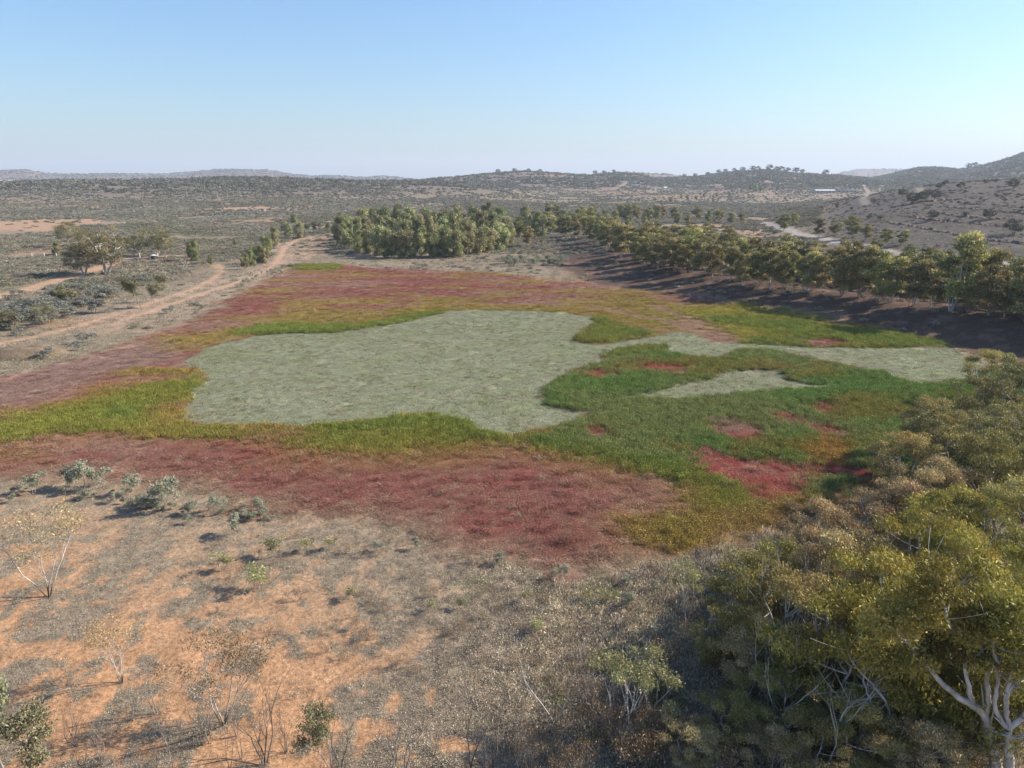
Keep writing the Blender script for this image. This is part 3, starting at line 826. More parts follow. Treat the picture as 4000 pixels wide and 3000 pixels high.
SAP = [plant(rg(80 + i), 'sapling%d' % i, (M['bark_g'], M['sap']), 7.0, 3600, leaf=dict(rad=(.45, .8), flat=1.0, ll=.26, lw=.09, droop=1.0), stems=1 + i % 2, lean=(4, 14), levels=2, kids=(4, 6), r0=.06, trunk=.55, ratio=(.35, .5), ang=(20, 45), up=.15) for i in range(4)]

MULGA = [clump_tree(rg(90 + i), 'hill_shrub%d' % i, (M['bark_d'], M['mulga']), 4.2, [(.3, 1.2), (.55, 1.9), (.8, 1.6), (.95, .7)], 22, (.5, .85), 3200, flat=.75, ll=.24, lw=.12, droop=0, stems=3, r0=.07, lean=.4, twigs=1, sides=5) for i in range(3)]
BUSH = [plant(rg(100 + i), 'bush%d' % i, (M['bark_d'], M['salt']), 1.6, 1100, sides=3, leaf=dict(rad=(.28, .5), flat=.7, ll=.16, lw=.07, droop=0), stems=4, lean=(25, 62), levels=1, kids=(3, 4), r0=.025, trunk=.6, ratio=(.5, .7)) for i in range(3)]
GLA = [plant(rg(110 + i), 'glaucous%d' % i, (M['bark_g'], M['glauc']), 2.4, 1500, sides=3, leaf=dict(rad=(.22, .42), flat=.9, ll=.17, lw=.075, droop=.2), stems=3, lean=(8, 32), levels=2, kids=(2, 4), r0=.03, trunk=.45, ratio=(.45, .65)) for i in range(3)]
YEL = [plant(rg(120 + i), 'yellow_green%d' % i, (M['bark_g'], M['yelsh']), 2.0, 900, sides=3, leaf=dict(rad=(.22, .42), flat=.9, ll=.17, lw=.06, droop=.3), stems=3, lean=(8, 32), levels=2, kids=(2, 4), r0=.025, trunk=.45, ratio=(.45, .65)) for i in range(2)]
BARE_T = [plant(rg(130 + i), 'bare%d' % i, (M['bark_d' if i in (2, 3) else 'dead'], M['brown']), 5.5, 0, stems=2 + i % 3, lean=(5, 22), levels=4, kids=(2, 3), r0=.04, trunk=.38, ratio=(.5, .75), ang=(14, 40), wig=.12) for i in range(4)]
WHITE_T = [plant(rg(140 + i), 'white_bare%d' % i, (M['bark_w'], M['brown']), 8.0, 0, stems=2, lean=(10, 24), levels=4, kids=(2, 3), r0=.06, trunk=.45, ratio=(.45, .7), ang=(14, 36), wig=.1) for i in range(3)]
SPARSE = [plant(rg(150 + i), 'thin_gum%d' % i, (M['bark_wd'], M['brown' if i == 1 else 'gum_c']), 7.0, 3000, leaf=dict(rad=(.3, .6), flat=.8, ll=.15, lw=.045, droop=.5), stems=4, lean=(8, 28), levels=3, kids=(3, 4), r0=.036, trunk=.42, ratio=(.42, .62), ang=(16, 40), wig=.1) for i in range(3)]
DRYB = [plant(rg(160 + i), 'dry_shrub%d' % i, (M['dead'], M['brown']), 2.6, 800, sides=3, leaf=dict(rad=(.3, .5), flat=.8, ll=.13, lw=.04, droop=.3), stems=5, lean=(8, 38), levels=2, kids=(3, 4), r0=.025, trunk=.5, ratio=(.45, .65)) for i in range(3)]
PALEB = [plant(rg(170 + i), 'pale_gum%d' % i, (M['bark_w'], M['yelsh']), 5.5, 2600, leaf=dict(rad=(.35, .6), flat=.8, ll=.16, lw=.05, droop=.5), stems=3, lean=(6, 22), levels=3, kids=(2, 3), r0=.06, trunk=.42, ratio=(.45, .65), ang=(16, 36), wig=.1) for i in range(2)]

# ------------------------------------------------------------------ big gums in the near right corner
# (pixel of the crown's middle, height of that middle above the ground, tree height, kind, variant, label)
NEARS = [
    (3990, 1500, 5.5, 8.5, 'gum_d', 0, 'dark green gum on the right edge where the pinkish bare shore ends'),
    (3850, 1590, 5.0, 8.0, 'gum_d', 0, 'dark green gum just below the dark gum that stands against the pinkish shore'),
    (3640, 1650, 4.5, 7.0, 'gum_b', 0, 'small olive gum reaching furthest into the tall green reeds'),
    (3960, 1690, 5.5, 8.5, 'gum_d', 0, 'shady green gum on the right edge beyond the olive brown crowns'),
    (3790, 1780, 5.5, 8.0, 'gum_b', 1, 'rounded olive brown gum beside the last dark green reeds'),
    (3560, 1800, 4.5, 6.8, 'gum_b', 0, 'low wide olive gum at the edge of the reeds above the brown crowned gum'),
    (3940, 1860, 5.5, 8.5, 'gum_b', 1, 'broad olive gum on the right edge behind the golden crowns'),
    (3560, 1935, 5.0, 7.5, 'gum_c', 1, 'brown crowned gum with a dark hollow below and pale forked stems'),
    (3720, 1915, 4.6, 7.0, 'gum_c', 0, 'tan gum with a bright white fork right of the brown crowned gum'),
    (3230, 2060, 4.0, 6.2, 'gum_c', 0, 'tan and yellow gum where the red herb field ends at the near shore'),
    (3120, 2150, 3.6, 5.6, 'gum_c', 1, 'low pale tan gum beside the bare shore, left of the white stemmed thicket'),
    (3330, 2220, 4.6, 7.0, 'gum_c', 1, 'grey brown gum full of thin white stems'),
    (3770, 2060, 5.5, 8.0, 'gum_a', 0, 'golden gum behind the brightest yellow green crown'),
    (3960, 2050, 5.5, 8.5, 'gum_b', 0, 'golden olive gum on the right edge level with the red herb field'),
    (3640, 2180, 5.5, 8.2, 'gum_a', 1, 'bright yellow green gum with a smooth domed crown in the middle of the right thicket'),
    (3900, 2240, 6.0, 9.0, 'gum_a', 0, 'bright yellow gum on the right edge with white limbs poking through its top'),
    (3470, 2330, 5.0, 7.6, 'gum_a', 1, 'yellow green gum left of centre of the near thicket beside thin white stems'),
    (2960, 2330, 3.8, 6.2, 'gum_b', 1, 'olive gum leaning over the dark shade at the left side of the near thicket'),
    (3130, 2420, 4.8, 7.4, 'gum_b', 0, 'olive gum behind the forked white limbs at the left of the near thicket'),
    (3290, 2480, 5.5, 8.2, 'gum_a', 1, 'golden green gum in front of the yellow green gum with thin white stems'),
    (3610, 2430, 6.5, 9.5, 'gum_a', 0, 'tall golden gum whose straight white limb crosses the near thicket'),
    (3880, 1450, 4.5, 7.0, 'gum_b', 0, 'olive gum at the corner of the reeds and the pinkish shore'),
    (3700, 1715, 4.8, 7.4, 'gum_d', 0, 'green gum squeezed between the small olive gum and the rounded one'),
    (3880, 1750, 5.2, 8.0, 'gum_d', 0, 'dark green gum right of the rounded olive brown gum'),
    (3470, 2010, 4.6, 7.0, 'gum_c', 0, 'tan gum at the left foot of the brown crowned gum'),
    (3210, 2300, 4.0, 6.4, 'gum_c', 1, 'grey tan gum between the pale shore gum and the olive ones'),
    (3060, 2250, 3.6, 5.8, 'gum_b', 1, 'low olive gum with black shade on its left at the thicket edge'),
    (3850, 2500, 7.0, 10.2, 'gum_a', 1, 'large golden gum with stout pale forked trunk near the lower right corner'),
    (2840, 2480, 3.0, 5.0, 'gum_b', 1, 'small shaded olive gum between the pale leaved gum and the thicket'),
]
r = rg(201)
for k, (px, py, zc, H, kind, var, lab) in enumerate(NEARS):
    x, y = at_crown(px, py, zc)
    pr = NEAR[kind]; pr = pr[var % len(pr)]
    place(pr, 'gum_tree', x, y, r.uniform(0, 6.28), H / 9.0, lab, 'tree', 'gum trees in the near right corner', sx=r.uniform(1.12, 1.3))
def at_depth(px, py, Y):
    dx, dy, dz = ray(px, py); t = Y / dy
    return np.array([float(dx * t), Y, CAM_H + float(dz * t)])
def limb_tree(name, limbs, clumps, bark, leafm, nleaf, label, cat, group, seed=1, Y0=27.0):
    rl = rg(seed); segs = []; small = []
    for pts, ra, rb in limbs:
        P = np.array([at_depth(p[0], p[1], p[2] if len(p) > 2 else Y0) for p in pts])
        n = (len(P) - 1) * 3 + 1; t = np.linspace(0, len(P) - 1, n)
        Q = np.stack([np.interp(t, range(len(P)), P[:, k]) for k in range(3)], 1)
        Q[1:-1] = (Q[:-2] + Q[1:-1] * 2 + Q[2:]) / 4; Q[1:] += rl.normal(0, .03, (n - 1, 3))
        r = np.linspace(ra, rb, n); segs.append((Q, r))
        for k in range(n // 2, n, 2):
            for j in range(2):
                d = rl.normal(size=3); d[2] = abs(d[2]) + .8; d /= np.linalg.norm(d); L = rl.uniform(.8, 2.2)
                e_ = Q[k] + d * L; small.append((bez(Q[k], Q[k] + d * L * .5 + rl.normal(0, .12, 3), e_, 5), np.linspace(r[k] * .4, .008, 5)))
    o0 = np.array([segs[0][0][0][0], segs[0][0][0][1], 0.0])
    V, Fc = tubes([(q - o0, r) for q, r in segs], 9)
    V2, F2 = tubes([(q - o0, r) for q, r in small], 4); Fc = np.vstack([Fc, F2 + len(V)]); V = np.vstack([V, V2])
    cm_ = None
    if clumps:
        C = np.array([at_depth(c[0], c[1], c[3] if len(c) > 3 else Y0) - o0 for c in clumps]); RC = np.array([c[2] for c in clumps])
        lv, lf, tone = clump_leaves(rl, C, RC, nleaf, .6, .2, .075, .5, .6)
        cm_ = np_mesh(name + '_crown', lv, lf, [M[leafm]], fattr=tone)
    e = empty(name, tuple(o0)); obj('trunk', np_mesh(name + '_trunk', V, Fc, [M[bark]], smooth=True), e)
    if cm_ is not None: obj('crown', cm_, e)
    tag(e, label, cat, group)
limb_tree('great_gum', [([(3905, 3115), (3890, 2990), (3868, 2870), (3845, 2790)], .29, .19), ([(3845, 2790), (3800, 2750), (3750, 2725), (3690, 2680), (3630, 2610), (3580, 2550), (3530, 2500), (3480, 2455)], .19, .03),
    ([(3800, 2750), (3785, 2690), (3770, 2640), (3765, 2570), (3770, 2500)], .13, .03), ([(3848, 2800), (3862, 2720), (3855, 2640), (3842, 2560), (3825, 2490), (3800, 2430)], .13, .03), ([(3750, 2560), (3735, 2500), (3700, 2420), (3665, 2300), (3630, 2220)], .10, .02)],
    [(3470, 2430, 1.3), (3560, 2380, 1.3), (3660, 2300, 1.2), (3560, 2560, 1.2), (3770, 2450, 1.3), (3690, 2530, 1.1), (3840, 2400, 1.2), (3650, 2210, .9), (3440, 2560, 1.1), (3880, 2560, 1.0)], 'bark_w', 'gum_a', 15000,
    'great pale gum in lower right corner, thick white limb sweeping up left', 'tree', None, 5, 27.0)
limb_tree('forked_gum', [([(3945, 3120), (3942, 2990), (3940, 2900), (3935, 2845)], .22, .17), ([(3935, 2845), (3900, 2800), (3885, 2740), (3895, 2660), (3900, 2600), (3930, 2540), (3965, 2470), (3985, 2390)], .12, .025), ([(3940, 2850), (3935, 2770), (3930, 2710), (3965, 2670), (4010, 2640)], .12, .08),
    ([(3905, 2600), (3885, 2560), (3875, 2500), (3860, 2430)], .1, .03), ([(3935, 2850), (3990, 2800), (4060, 2760)], .16, .1), ([(3930, 2700), (3960, 2600), (3995, 2520)], .08, .03)],
    [(3980, 2360, 1.3), (3900, 2400, 1.2), (4040, 2480, 1.4), (3960, 2520, 1.1), (4080, 2600, 1.3)], 'bark_w', 'gum_a', 7000,
    'white forked gum on the right edge beside the great pale gum', 'tree', None, 6, 26.5)
limb_tree('leaning_gum', [([(3640, 3090), (3570, 2990), (3500, 2890), (3440, 2810), (3390, 2770), (3320, 2745), (3270, 2720)], .17, .03), ([(3440, 2810), (3410, 2760), (3390, 2710), (3370, 2640)], .08, .02), ([(3500, 2890), (3480, 2800), (3440, 2700), (3340, 2600), (3310, 2540)], .10, .02)],
    [], 'bark_w', 'gum_a', 0, 'long white double stem leaning left across the bottom of the near thicket', 'tree', None, 7, 28.5)
limb_tree('pink_limbed_gum', [([(3172, 2860, 33), (3160, 2800, 33), (3148, 2765, 33)], .16, .13), ([(3148, 2765, 33), (3110, 2750, 33), (3060, 2738, 33), (3020, 2700, 33)], .12, .05), ([(3165, 2800, 33), (3120, 2730, 33), (3060, 2670, 33), (3000, 2640, 33), (2960, 2590, 33)], .12, .03),
    ([(3148, 2730, 33), (3110, 2640, 33), (3085, 2590, 33), (3050, 2520, 33), (3010, 2420, 33)], .10, .02), ([(3085, 2600, 33), (3110, 2560, 33), (3115, 2500, 33)], .05, .02)],
    [], 'bark_w', 'gum_a', 0, 'pinkish curved limbs of a leaning gum at the left of the near thicket', 'tree', None, 8, 33.0)
for k, (px, py, zc, H, kind, lab) in enumerate((
        (3010, 2760, 2.0, 3.8, 'gum_b', 'low olive bushy gum left of the pinkish curved limbs'), (3150, 2930, 2.0, 3.8, 'gum_b', 'low olive bushy gum on the bottom edge beneath the pinkish curved limbs'),
        (3350, 2880, 2.2, 4.2, 'gum_b', 'low olive bushy gum under the long white double stem'), (3020, 2960, 1.8, 3.2, 'gum_c', 'dry tan bush on the bottom edge left of the low olive gums'),
        (3560, 2940, 2.2, 4.2, 'gum_c', 'dry tan bush on the bottom edge right of the white double stem'), (2850, 2830, 1.8, 3.4, 'gum_b', 'small olive bush in the dark undergrowth right of the pale leaved gum'),
        (2690, 2920, 1.6, 3.0, 'gum_c', 'small tan bush on the bottom edge below the pale leaved gum'), (3260, 2640, 2.6, 4.6, 'gum_b', 'olive bushy gum between the pinkish limbs and the golden crowns'),
        (3720, 2830, 2.6, 4.6, 'gum_b', 'olive bushy gum at the foot of the great pale gum'), (3430, 2720, 2.8, 4.8, 'gum_a', 'yellow green bushy gum above the white double stem'),
        (2950, 2600, 2.4, 4.4, 'gum_c', 'grey tan bushy gum at the left of the pinkish limbs'), (3640, 2700, 3.2, 5.2, 'gum_a', 'yellow green bushy gum under the thick white limb'))):
    x, y = at_crown(px, py, zc)
    pr = NEAR[kind]; place(pr[k % len(pr)], 'bushy_gum', x, y, r.uniform(0, 6.28), H / 9.0, lab, 'tree', 'low bushy gums in the near thicket', sx=1.35)
# stout white limbs standing clear of the leaves
for (px, py, zc, H, v, lab) in (
        (3560, 2560, 5.5, 10.0, 0, 'long bare white limbs leaning left out of the near golden gums'),
        (3260, 2790, 4.0, 7.5, 1, 'leafless white stems beside the curved pink limb near the bottom edge'),
        (3820, 2160, 6.5, 9.5, 2, 'bare white forked stems standing above the golden crowns at the right'),
        (3390, 2130, 4.2, 6.2, 1, 'thin white stems showing in the dark hollow below the brown crowned gum'),
        (3080, 2600, 3.4, 7.0, 2, 'white forked limbs rising from the shade in front of the olive gum'),
        (2170, 2640, 2.9, 6.4, 0, 'pale leafless tree with two long leaning limbs on the grey litter'),
        (2470, 2780, 2.4, 5.4, 1, 'leafless white stemmed tree under the pale leaved gum')):
    x, y = at_crown(px, py, zc)
    place(WHITE_T[v], 'bare_tree', x, y, r.uniform(0, 6.28), H / 8.0, lab, 'tree', 'bare white stemmed trees at the near right')
for (px, py, zc, H, v, lab) in ((2530, 2660, 3.2, 5.6, 0, 'pale yellow leaved gum with thin white stems right of the leafless leaning tree'),
                                (2420, 2700, 2.9, 5.0, 1, 'pale leaved slender gum on the left of the pair before the shaded thicket'),
                                (2690, 2300, 2.4, 4.4, 1, 'thin yellow green sapling standing on the litter before the thicket')):
    x, y = at_crown(px, py, zc)
    place(PALEB[v], 'slender_gum', x, y, r.uniform(0, 6.28), H / 5.5, lab, 'tree', 'pale leaved slender gums')
for i in range(16):
    px, py = r.uniform(2950, 3980), r.uniform(2080, 2620)
    if (px - 2900) * .5 + py < 2200: continue
    x, y = at_crown(px, py, 5.2)
    place(WHITE_T[i % 3], 'bare_tree', x, y, r.uniform(0, 6.28), r.uniform(.85, 1.12), 'thin bare white stems showing among the crowns of the near gum thicket', 'tree', 'bare white stems among the near gums', sx=1.15)
# dry shrubs and thin stems filling the floor of the thicket
k = 0
for i in range(120):
    px = r.uniform(2350, 4050); py = r.uniform(2380, 3100)
    if px < 2900 and py < 2700 - (px - 2350) * .5: continue
    x, y = gflat(px, py)
    if r.uniform() < .68:
        place(DRYB[i % 3], 'dry_shrub', float(x), float(y), r.uniform(0, 6.28), r.uniform(.7, 1.25), 'dry brown leaved shrub in the shaded undergrowth of the near right thicket', 'shrub', 'dry shrubs under the near gums')
    else:
        place(BARE_T[i % 4], 'bare_sapling', float(x), float(y), r.uniform(0, 6.28), r.uniform(.5, .85), 'thin leafless sapling in the shaded undergrowth of the near right thicket', 'sapling', 'leafless saplings under the near gums')

for i in range(46):
    px = r.uniform(1900, 2620); py = r.uniform(2640, 3060)
    if py < 3050 - (px - 1900) * .62: continue
    x, y = gflat(px, py)
    if i % 2: place(DRYB[i % 3], 'dry_shrub', float(x), float(y), r.uniform(0, 6.28), r.uniform(.5, 1.0), 'dry brown shrub at the bottom centre, left fringe of the near thicket', 'shrub', 'dry shrubs on the fringe of the thicket')
    else: place(BARE_T[i % 4], 'bare_sapling', float(x), float(y), r.uniform(0, 6.28), r.uniform(.4, .8), 'thin leafless sapling at the bottom centre, left fringe of the near thicket', 'sapling', 'leafless saplings on the fringe of the thicket')

# ------------------------------------------------------------------ near left: thin trees on the red soil
def base_at(px, py):
    g = gp(px, py); return g[0], g[1]
def htree(px, py, py_top):
    """height of something whose foot and top are at these rows"""
    x, y = base_at(px, py); dx, dy, dz = ray(px, py_top)
    return CAM_H + math.hypot(x, y) * dz / math.hypot(dx, dy) - hz(x, y)
for (px, py, pt, pr, Hn, nm, lab, cat) in (
        (190, 2330, 1960, SPARSE[0], 7.0, 'thin_gum', 'thin gum with pale stems and dark foot, its wide shadow on the left edge', 'tree'),
        (475, 2668, 2400, SPARSE[2], 7.0, 'thin_gum', 'leaning thin gum with reddish stems halfway between the left edge and the brown leaved sapling', 'tree'),
        (872, 2826, 2430, SPARSE[1], 7.0, 'thin_gum', 'slender brown leaved gum with black foot and long shadow stripes on the bare red soil', 'tree'),
        (520, 2815, 2600, BARE_T[0], 5.5, 'bare_sapling', 'small leafless sapling with a dark foot left of the brown leaved gum', 'sapling'),
        (610, 2790, 2560, BARE_T[1], 5.5, 'bare_sapling', 'single stemmed bare sapling right beside the small leafless sapling', 'sapling'),
        (1035, 2990, 2600, BARE_T[2], 5.5, 'bare_tree', 'leafless dark stemmed tree right of the brown leaved gum', 'tree'),
        (1295, 3010, 2740, SAP[1], 7.0, 'leafy_sapling', 'green leaved young gum on the bottom edge right of the dark leafless tree', 'tree'),
        (1330, 2998, 2720, BARE_T[3], 5.5, 'bare_sapling', 'dark bare stem rising through the green leaved young gum', 'sapling'),
        (1535, 3010, 2780, BARE_T[1], 5.5, 'bare_sapling', 'short bare stem on the bottom edge, left one of two', 'sapling'),
        (1585, 3010, 2700, BARE_T[0], 5.5, 'bare_sapling', 'forked bare sapling on the bottom edge left of the grey wispy pair', 'sapling'),
        (1835, 3010, 2620, BARE_T[3], 5.5, 'bare_sapling', 'tall wispy grey leafless sapling on the bottom edge, left of a pair', 'sapling'),
        (1925, 3010, 2720, BARE_T[2], 5.5, 'bare_sapling', 'shorter grey leafless sapling on the bottom edge, right of a pair', 'sapling'),
        (400, 2990, 2790, BARE_T[0], 5.5, 'bare_sapling', 'pale bare sapling near the bottom edge right of the green tree in the corner', 'sapling'),
        (325, 3010, 2850, BARE_T[3], 5.5, 'bare_sapling', 'crooked pale bare sapling at the bottom edge beside the corner tree', 'sapling'),
        (40, 3090, 2700, SAP[0], 7.0, 'leafy_tree', 'green leaved young gum in the lower left corner', 'tree'),
        (110, 3095, 2760, SAP[2], 7.0, 'leafy_tree', 'second green leaved young gum in the lower left corner, right of the first', 'tree'),
        (820, 2905, 2700, BARE_T[1], 5.5, 'bare_sapling', 'single thin bare stem below the black foot of the brown leaved gum', 'sapling')):
    H = htree(px, min(py, 3100), pt)
    x, y = base_at(px, py)
    place(pr, nm, x, y, r.uniform(0, 6.28), H / Hn, lab, cat, 'thin trees on the near red soil', sx=1.3 if nm == 'leafy_tree' or nm == 'thin_gum' else 1.0)
for i in range(26):
    px, py = r.uniform(120, 1950), r.uniform(2860, 3060)
    x, y = base_at(px, py)
    place(BARE_T[i % 4], 'bare_sapling', x, y, r.uniform(0, 6.28), r.uniform(.28, .6), 'thin leafless sapling, one of several on red soil along the bottom edge', 'sapling', 'leafless saplings along the bottom left', sx=.9)
# glaucous shrubs along the edge of the lakebed
GL = [(130, 1935, 90), (265, 1905, 105), (325, 1905, 130), (385, 1905, 105), (500, 1935, 100), (560, 1990, 70), (635, 1985, 150), (600, 2005, 70), (755, 2010, 70), (860, 2000, 85), (925, 2080, 100), (1010, 2005, 75), (160, 1880, 50), (445, 1960, 50), (740, 2045, 45), (1480, 2150, 45), (1620, 2140, 55), (1955, 2205, 60), (2195, 2270, 70), (2550, 2320, 60), (2455, 2385, 85), (2440, 2290, 55), (60, 1960, 45)]
GLT = ['small blue grey shrub left of the big clump', 'blue grey shrub, left one of the big clump', 'tallest blue grey shrub in the middle of the big clump', 'blue grey shrub, right one of the big clump', 'blue grey shrub standing alone right of the big clump', 'low blue grey shrub left of the tall pointed one', 'tall pointed blue grey shrub with a dark shadow', 'yellowish low shrub at the foot of the tall pointed shrub', 'open blue grey shrub with a long shadow to its left', 'upright blue grey shrub by the red herbs', 'greener shrub leaning over its dark shadow', 'blue grey shrub in pale grass, rightmost of the row', 'tiny shrub above the leftmost blue grey shrub', 'low spreading shrub below the big clump', 'sprawling low shrub in the shadow of the open one', 'small grey shrub at the lower edge of the red herbs', 'small pale shrub on the litter below the red herbs', 'pale shrub in the middle of the dry litter', 'blue grey shrub at the lower right edge of the red herbs', 'blue grey shrub near the near right thicket', 'bright green shrub beside dark shade near the thicket', 'small blue shrub above the bright green one', 'tiny blue grey shrub on the left edge of the shore']
for i, ((px, py, hp), lab) in enumerate(zip(GL, GLT)):
    x, y = base_at(px, py); H = htree(px, py, py - hp)
    place(GLA[i % 3], 'blue_grey_shrub', x, y, r.uniform(0, 6.28), H * .85 / 2.4, lab, 'shrub', 'blue grey shrubs along the near shore', sx=1.0)
for i in range(30):
    t = r.uniform(); px = -20 + t * 1120; py = 1895 + t * 130 + r.uniform(-18, 30)
    x, y = base_at(px, py)
    place(GLA[i % 3], 'small_grey_shrub', x, y, r.uniform(0, 6.28), r.uniform(.18, .42), 'small pale shrub of the loose row between the red herbs and the bare soil', 'shrub', 'small pale shrubs in a row on the near shore', sx=1.4)
YL = [(865, 2230, 80, 'small yellow green sapling left of the bushy one'), (1000, 2300, 95, 'bushy yellow green shrub with dark shade to its left'), (1085, 2175, 90, 'bright yellow leaved shrub on the litter'), (1200, 2160, 60, 'pale yellow shrub right of the bright yellow leaved one'), (1380, 2345, 60, 'small green shrub by the bare orange strip'), (1290, 2150, 50, 'low yellow tuft under the red herbs'), (2290, 2345, 60, 'dark green bush left of the black shade patch'), (2375, 2365, 60, 'dark bush in the black shade patch'), (1810, 2380, 50, 'yellow tussock in the middle of the dry litter'), (1690, 2390, 45, 'small yellow tussock left of the larger one'), (2050, 2360, 60, 'yellow green shrub on the dry litter'), (2100, 2480, 60, 'yellow green shrub above the pale leafless tree'), (2350, 2900, 60, 'yellowish shrub by the foot of the pale leafless tree')]
for i, (px, py, hp, lab) in enumerate(YL):
    x, y = base_at(px, py); H = htree(px, py, py - hp)
    place(YEL[i % 2], 'yellow_green_shrub', x, y, r.uniform(0, 6.28), H / 2.0, lab, 'shrub', 'yellow green shrubs on the near litter', sx=1.15)

for i in range(80):
    px, py = r.uniform(850, 2600), r.uniform(2080, 2760)
    if py > 2150 + (px - 850) * .12 + 420 or (px > 2450 and py > 2300): continue
    x, y = base_at(px, py)
    place(DRYB[i % 3], 'low_dry_shrub', x, y, r.uniform(0, 6.28), r.uniform(.16, .38), 'low dark dry shrub among many on the grey litter below the red herbs', 'shrub', 'low dry shrubs on the near litter', sx=1.7)

# ------------------------------------------------------------------ island grove beyond the lakebed
rows = [
    ('front row', [(1330, 962), (1365, 975), (1400, 985), (1440, 990), (1480, 1000), (1520, 1006), (1560, 1008), (1600, 1008), (1645, 1006), (1690, 1005), (1735, 1003), (1780, 1003), (1825, 995), (1870, 992), (1910, 985), (1950, 975), (1985, 962)], (11.0, 13.0)),
    ('second row', [(1345, 940), (1390, 950), (1435, 958), (1480, 965), (1530, 970), (1580, 972), (1630, 970), (1680, 968), (1730, 966), (1780, 964), (1830, 962), (1880, 955), (1930, 948), (1975, 940)], (12.0, 14.5)),
    ('third row', [(1360, 918), (1410, 925), (1465, 930), (1520, 935), (1575, 937), (1630, 936), (1685, 934), (1740, 932), (1795, 930), (1850, 926), (1905, 922), (1955, 915)], (12.5, 15.0)),
    ('back row', [(1430, 903), (1490, 906), (1550, 908), (1610, 907), (1670, 905), (1730, 904), (1790, 902), (1850, 900), (1910, 896)], (13.0, 16.0))]
for rn, pts, (h0, h1) in rows:
    for i, (px, py) in enumerate(pts):
        x, y = base_at(px + r.uniform(-6, 6), py + r.uniform(-2, 2))
        H = r.uniform(h0, h1)
        place(GROVE[int(r.integers(5))], 'grove_tree', x, y, r.uniform(0, 6.28), H / 12.5, '%s tree from the left, %s of the dense grove beyond the lakebed' % (ORD[i], rn), 'tree', 'trees of the dense grove beyond the lakebed', sx=r.uniform(1.0, 1.35))
# belt of trees between the grove and the right bank
for i, (px, py, pt) in enumerate(((2030, 940, 840), (2065, 925, 828), (2110, 925, 825), (2150, 918, 826), (2190, 915, 830), (2230, 905, 822), (2270, 900, 812), (2310, 902, 842), (2340, 890, 832), (2385, 905, 860), (2100, 895, 822), (2200, 885, 818), (2300, 878, 806), (2370, 880, 830), (2430, 850, 786), (2480, 850, 790), (2455, 905, 845), (2520, 900, 846), (2570, 905, 850))):
    x, y = base_at(px, py)
    place(GROVE[i % 5] if i % 3 else MID[i % 5], 'belt_tree', x, y, r.uniform(0, 6.28), htree(px, py, pt) / (12.5 if i % 3 else 11.0), '%s tree of the belt running from the dense grove to the right bank' % ORD[i], 'tree', 'belt of trees behind the far shore', sx=r.uniform(1.1, 1.35))
place(SAP[3], 'lone_sapling', *base_at(2115, 968), 0.4, htree(2115, 968, 925) / 7, 'single dark young gum on the pale flat right of the dense grove', 'tree', sx=1.4)
place(MID[0], 'lone_tree', *base_at(2065, 965), 1.4, htree(2065, 965, 880) / 11, 'slender gum with clear trunk on the pale flat right of the dense grove', 'tree', sx=1.1)

for i in range(26):
    px = 2060 + i * 33 + r.uniform(-14, 14); py = r.uniform(838, 872) if px < 2650 else r.uniform(850, 885)
    x, y = base_at(px, py)
    place(MID[i % 5] if i % 3 else GROVE[i % 5], 'scrub_gum', x, y, r.uniform(0, 6.28), r.uniform(.62, .95), '%s gum from the left of the loose line on the scrub behind the belt' % ORD[i], 'tree', 'loose gums on the scrub behind the belt', sx=1.3)

# ------------------------------------------------------------------ gum row on the right bank
edge = [(2225, 922), (2262, 932), (2300, 945), (2335, 958), (2370, 972), (2402, 990), (2440, 1012), (2490, 1030), (2535, 1042), (2580, 1052), (2630, 1060), (2680, 1068), (2735, 1078), (2790, 1088), (2845, 1098), (2900, 1108), (2960, 1118), (3020, 1126), (3085, 1134), (3150, 1140), (3215, 1147), (3280, 1155), (3350, 1165), (3420, 1175), (3490, 1184), (3560, 1192), (3630, 1200), (3700, 1212), (3775, 1222), (3850, 1232), (3925, 1242), (4000, 1255), (4080, 1270), (4170, 1290), (4270, 1315)]
cntr = {0: 0, 1: 0, 2: 0}
for row, (dyp, dxp) in enumerate(((0, 0), (-26, 18), (-48, 40))):
    for i, (px, py) in enumerate(edge):
        if row and i % 1: continue
        if row == 2 and i < 6: continue
        qx, qy = px + dxp + r.uniform(-14, 14), py + dyp * (.45 + .55 * min(1, (py - 900) / 250)) + r.uniform(-4, 4)
        x, y = base_at(qx, qy)
        H = r.uniform(7.6, 12.4)
        if i == 27 and row == 0: H = 15.5
        nm = ('front row', 'second row', 'back row')[row]
        n = cntr[row]; cntr[row] += 1
        o = ORD[n] if n < len(ORD) else 'last few'
        lab = ('%s gum from the left in the %s on the shaded right bank' % (o, nm)) if n < 30 else 'gum of the last few, right end of the %s, right bank' % nm
        if H > 15: lab = 'tallest gum of the right bank, standing well above its neighbours'
        place(MID[int(r.integers(5))], 'bank_gum', x, y, r.uniform(0, 6.28), H / 11.0, lab, 'tree', 'gum trees in rows along the right bank', sx=r.uniform(.95, 1.25))
# the row goes on beyond the right edge of the picture; its shade falls into view
for i, (x, y) in enumerate(((106, 138), (110, 128), (107, 119), (112, 110), (118, 133), (104, 146))):
    place(MID[i % 5], 'bank_gum', x, y, r.uniform(0, 6.28), r.uniform(1.0, 1.2), 'gum at the right end of the bank row, just past the edge of the view', 'tree', 'gum trees in rows along the right bank')
for i in range(60):
    px = r.uniform(2500, 4100); j = np.interp(px, [e_[0] for e_ in edge], [e_[1] for e_ in edge])
    x, y = base_at(px, j + r.uniform(-12, 14))
    place(DRYB[i % 3], 'bank_shrub', x, y, r.uniform(0, 6.28), r.uniform(.5, 1.0), 'dark low shrub in the undergrowth between the trunks on the right bank', 'shrub', 'undergrowth shrubs on the right bank', sx=1.3)
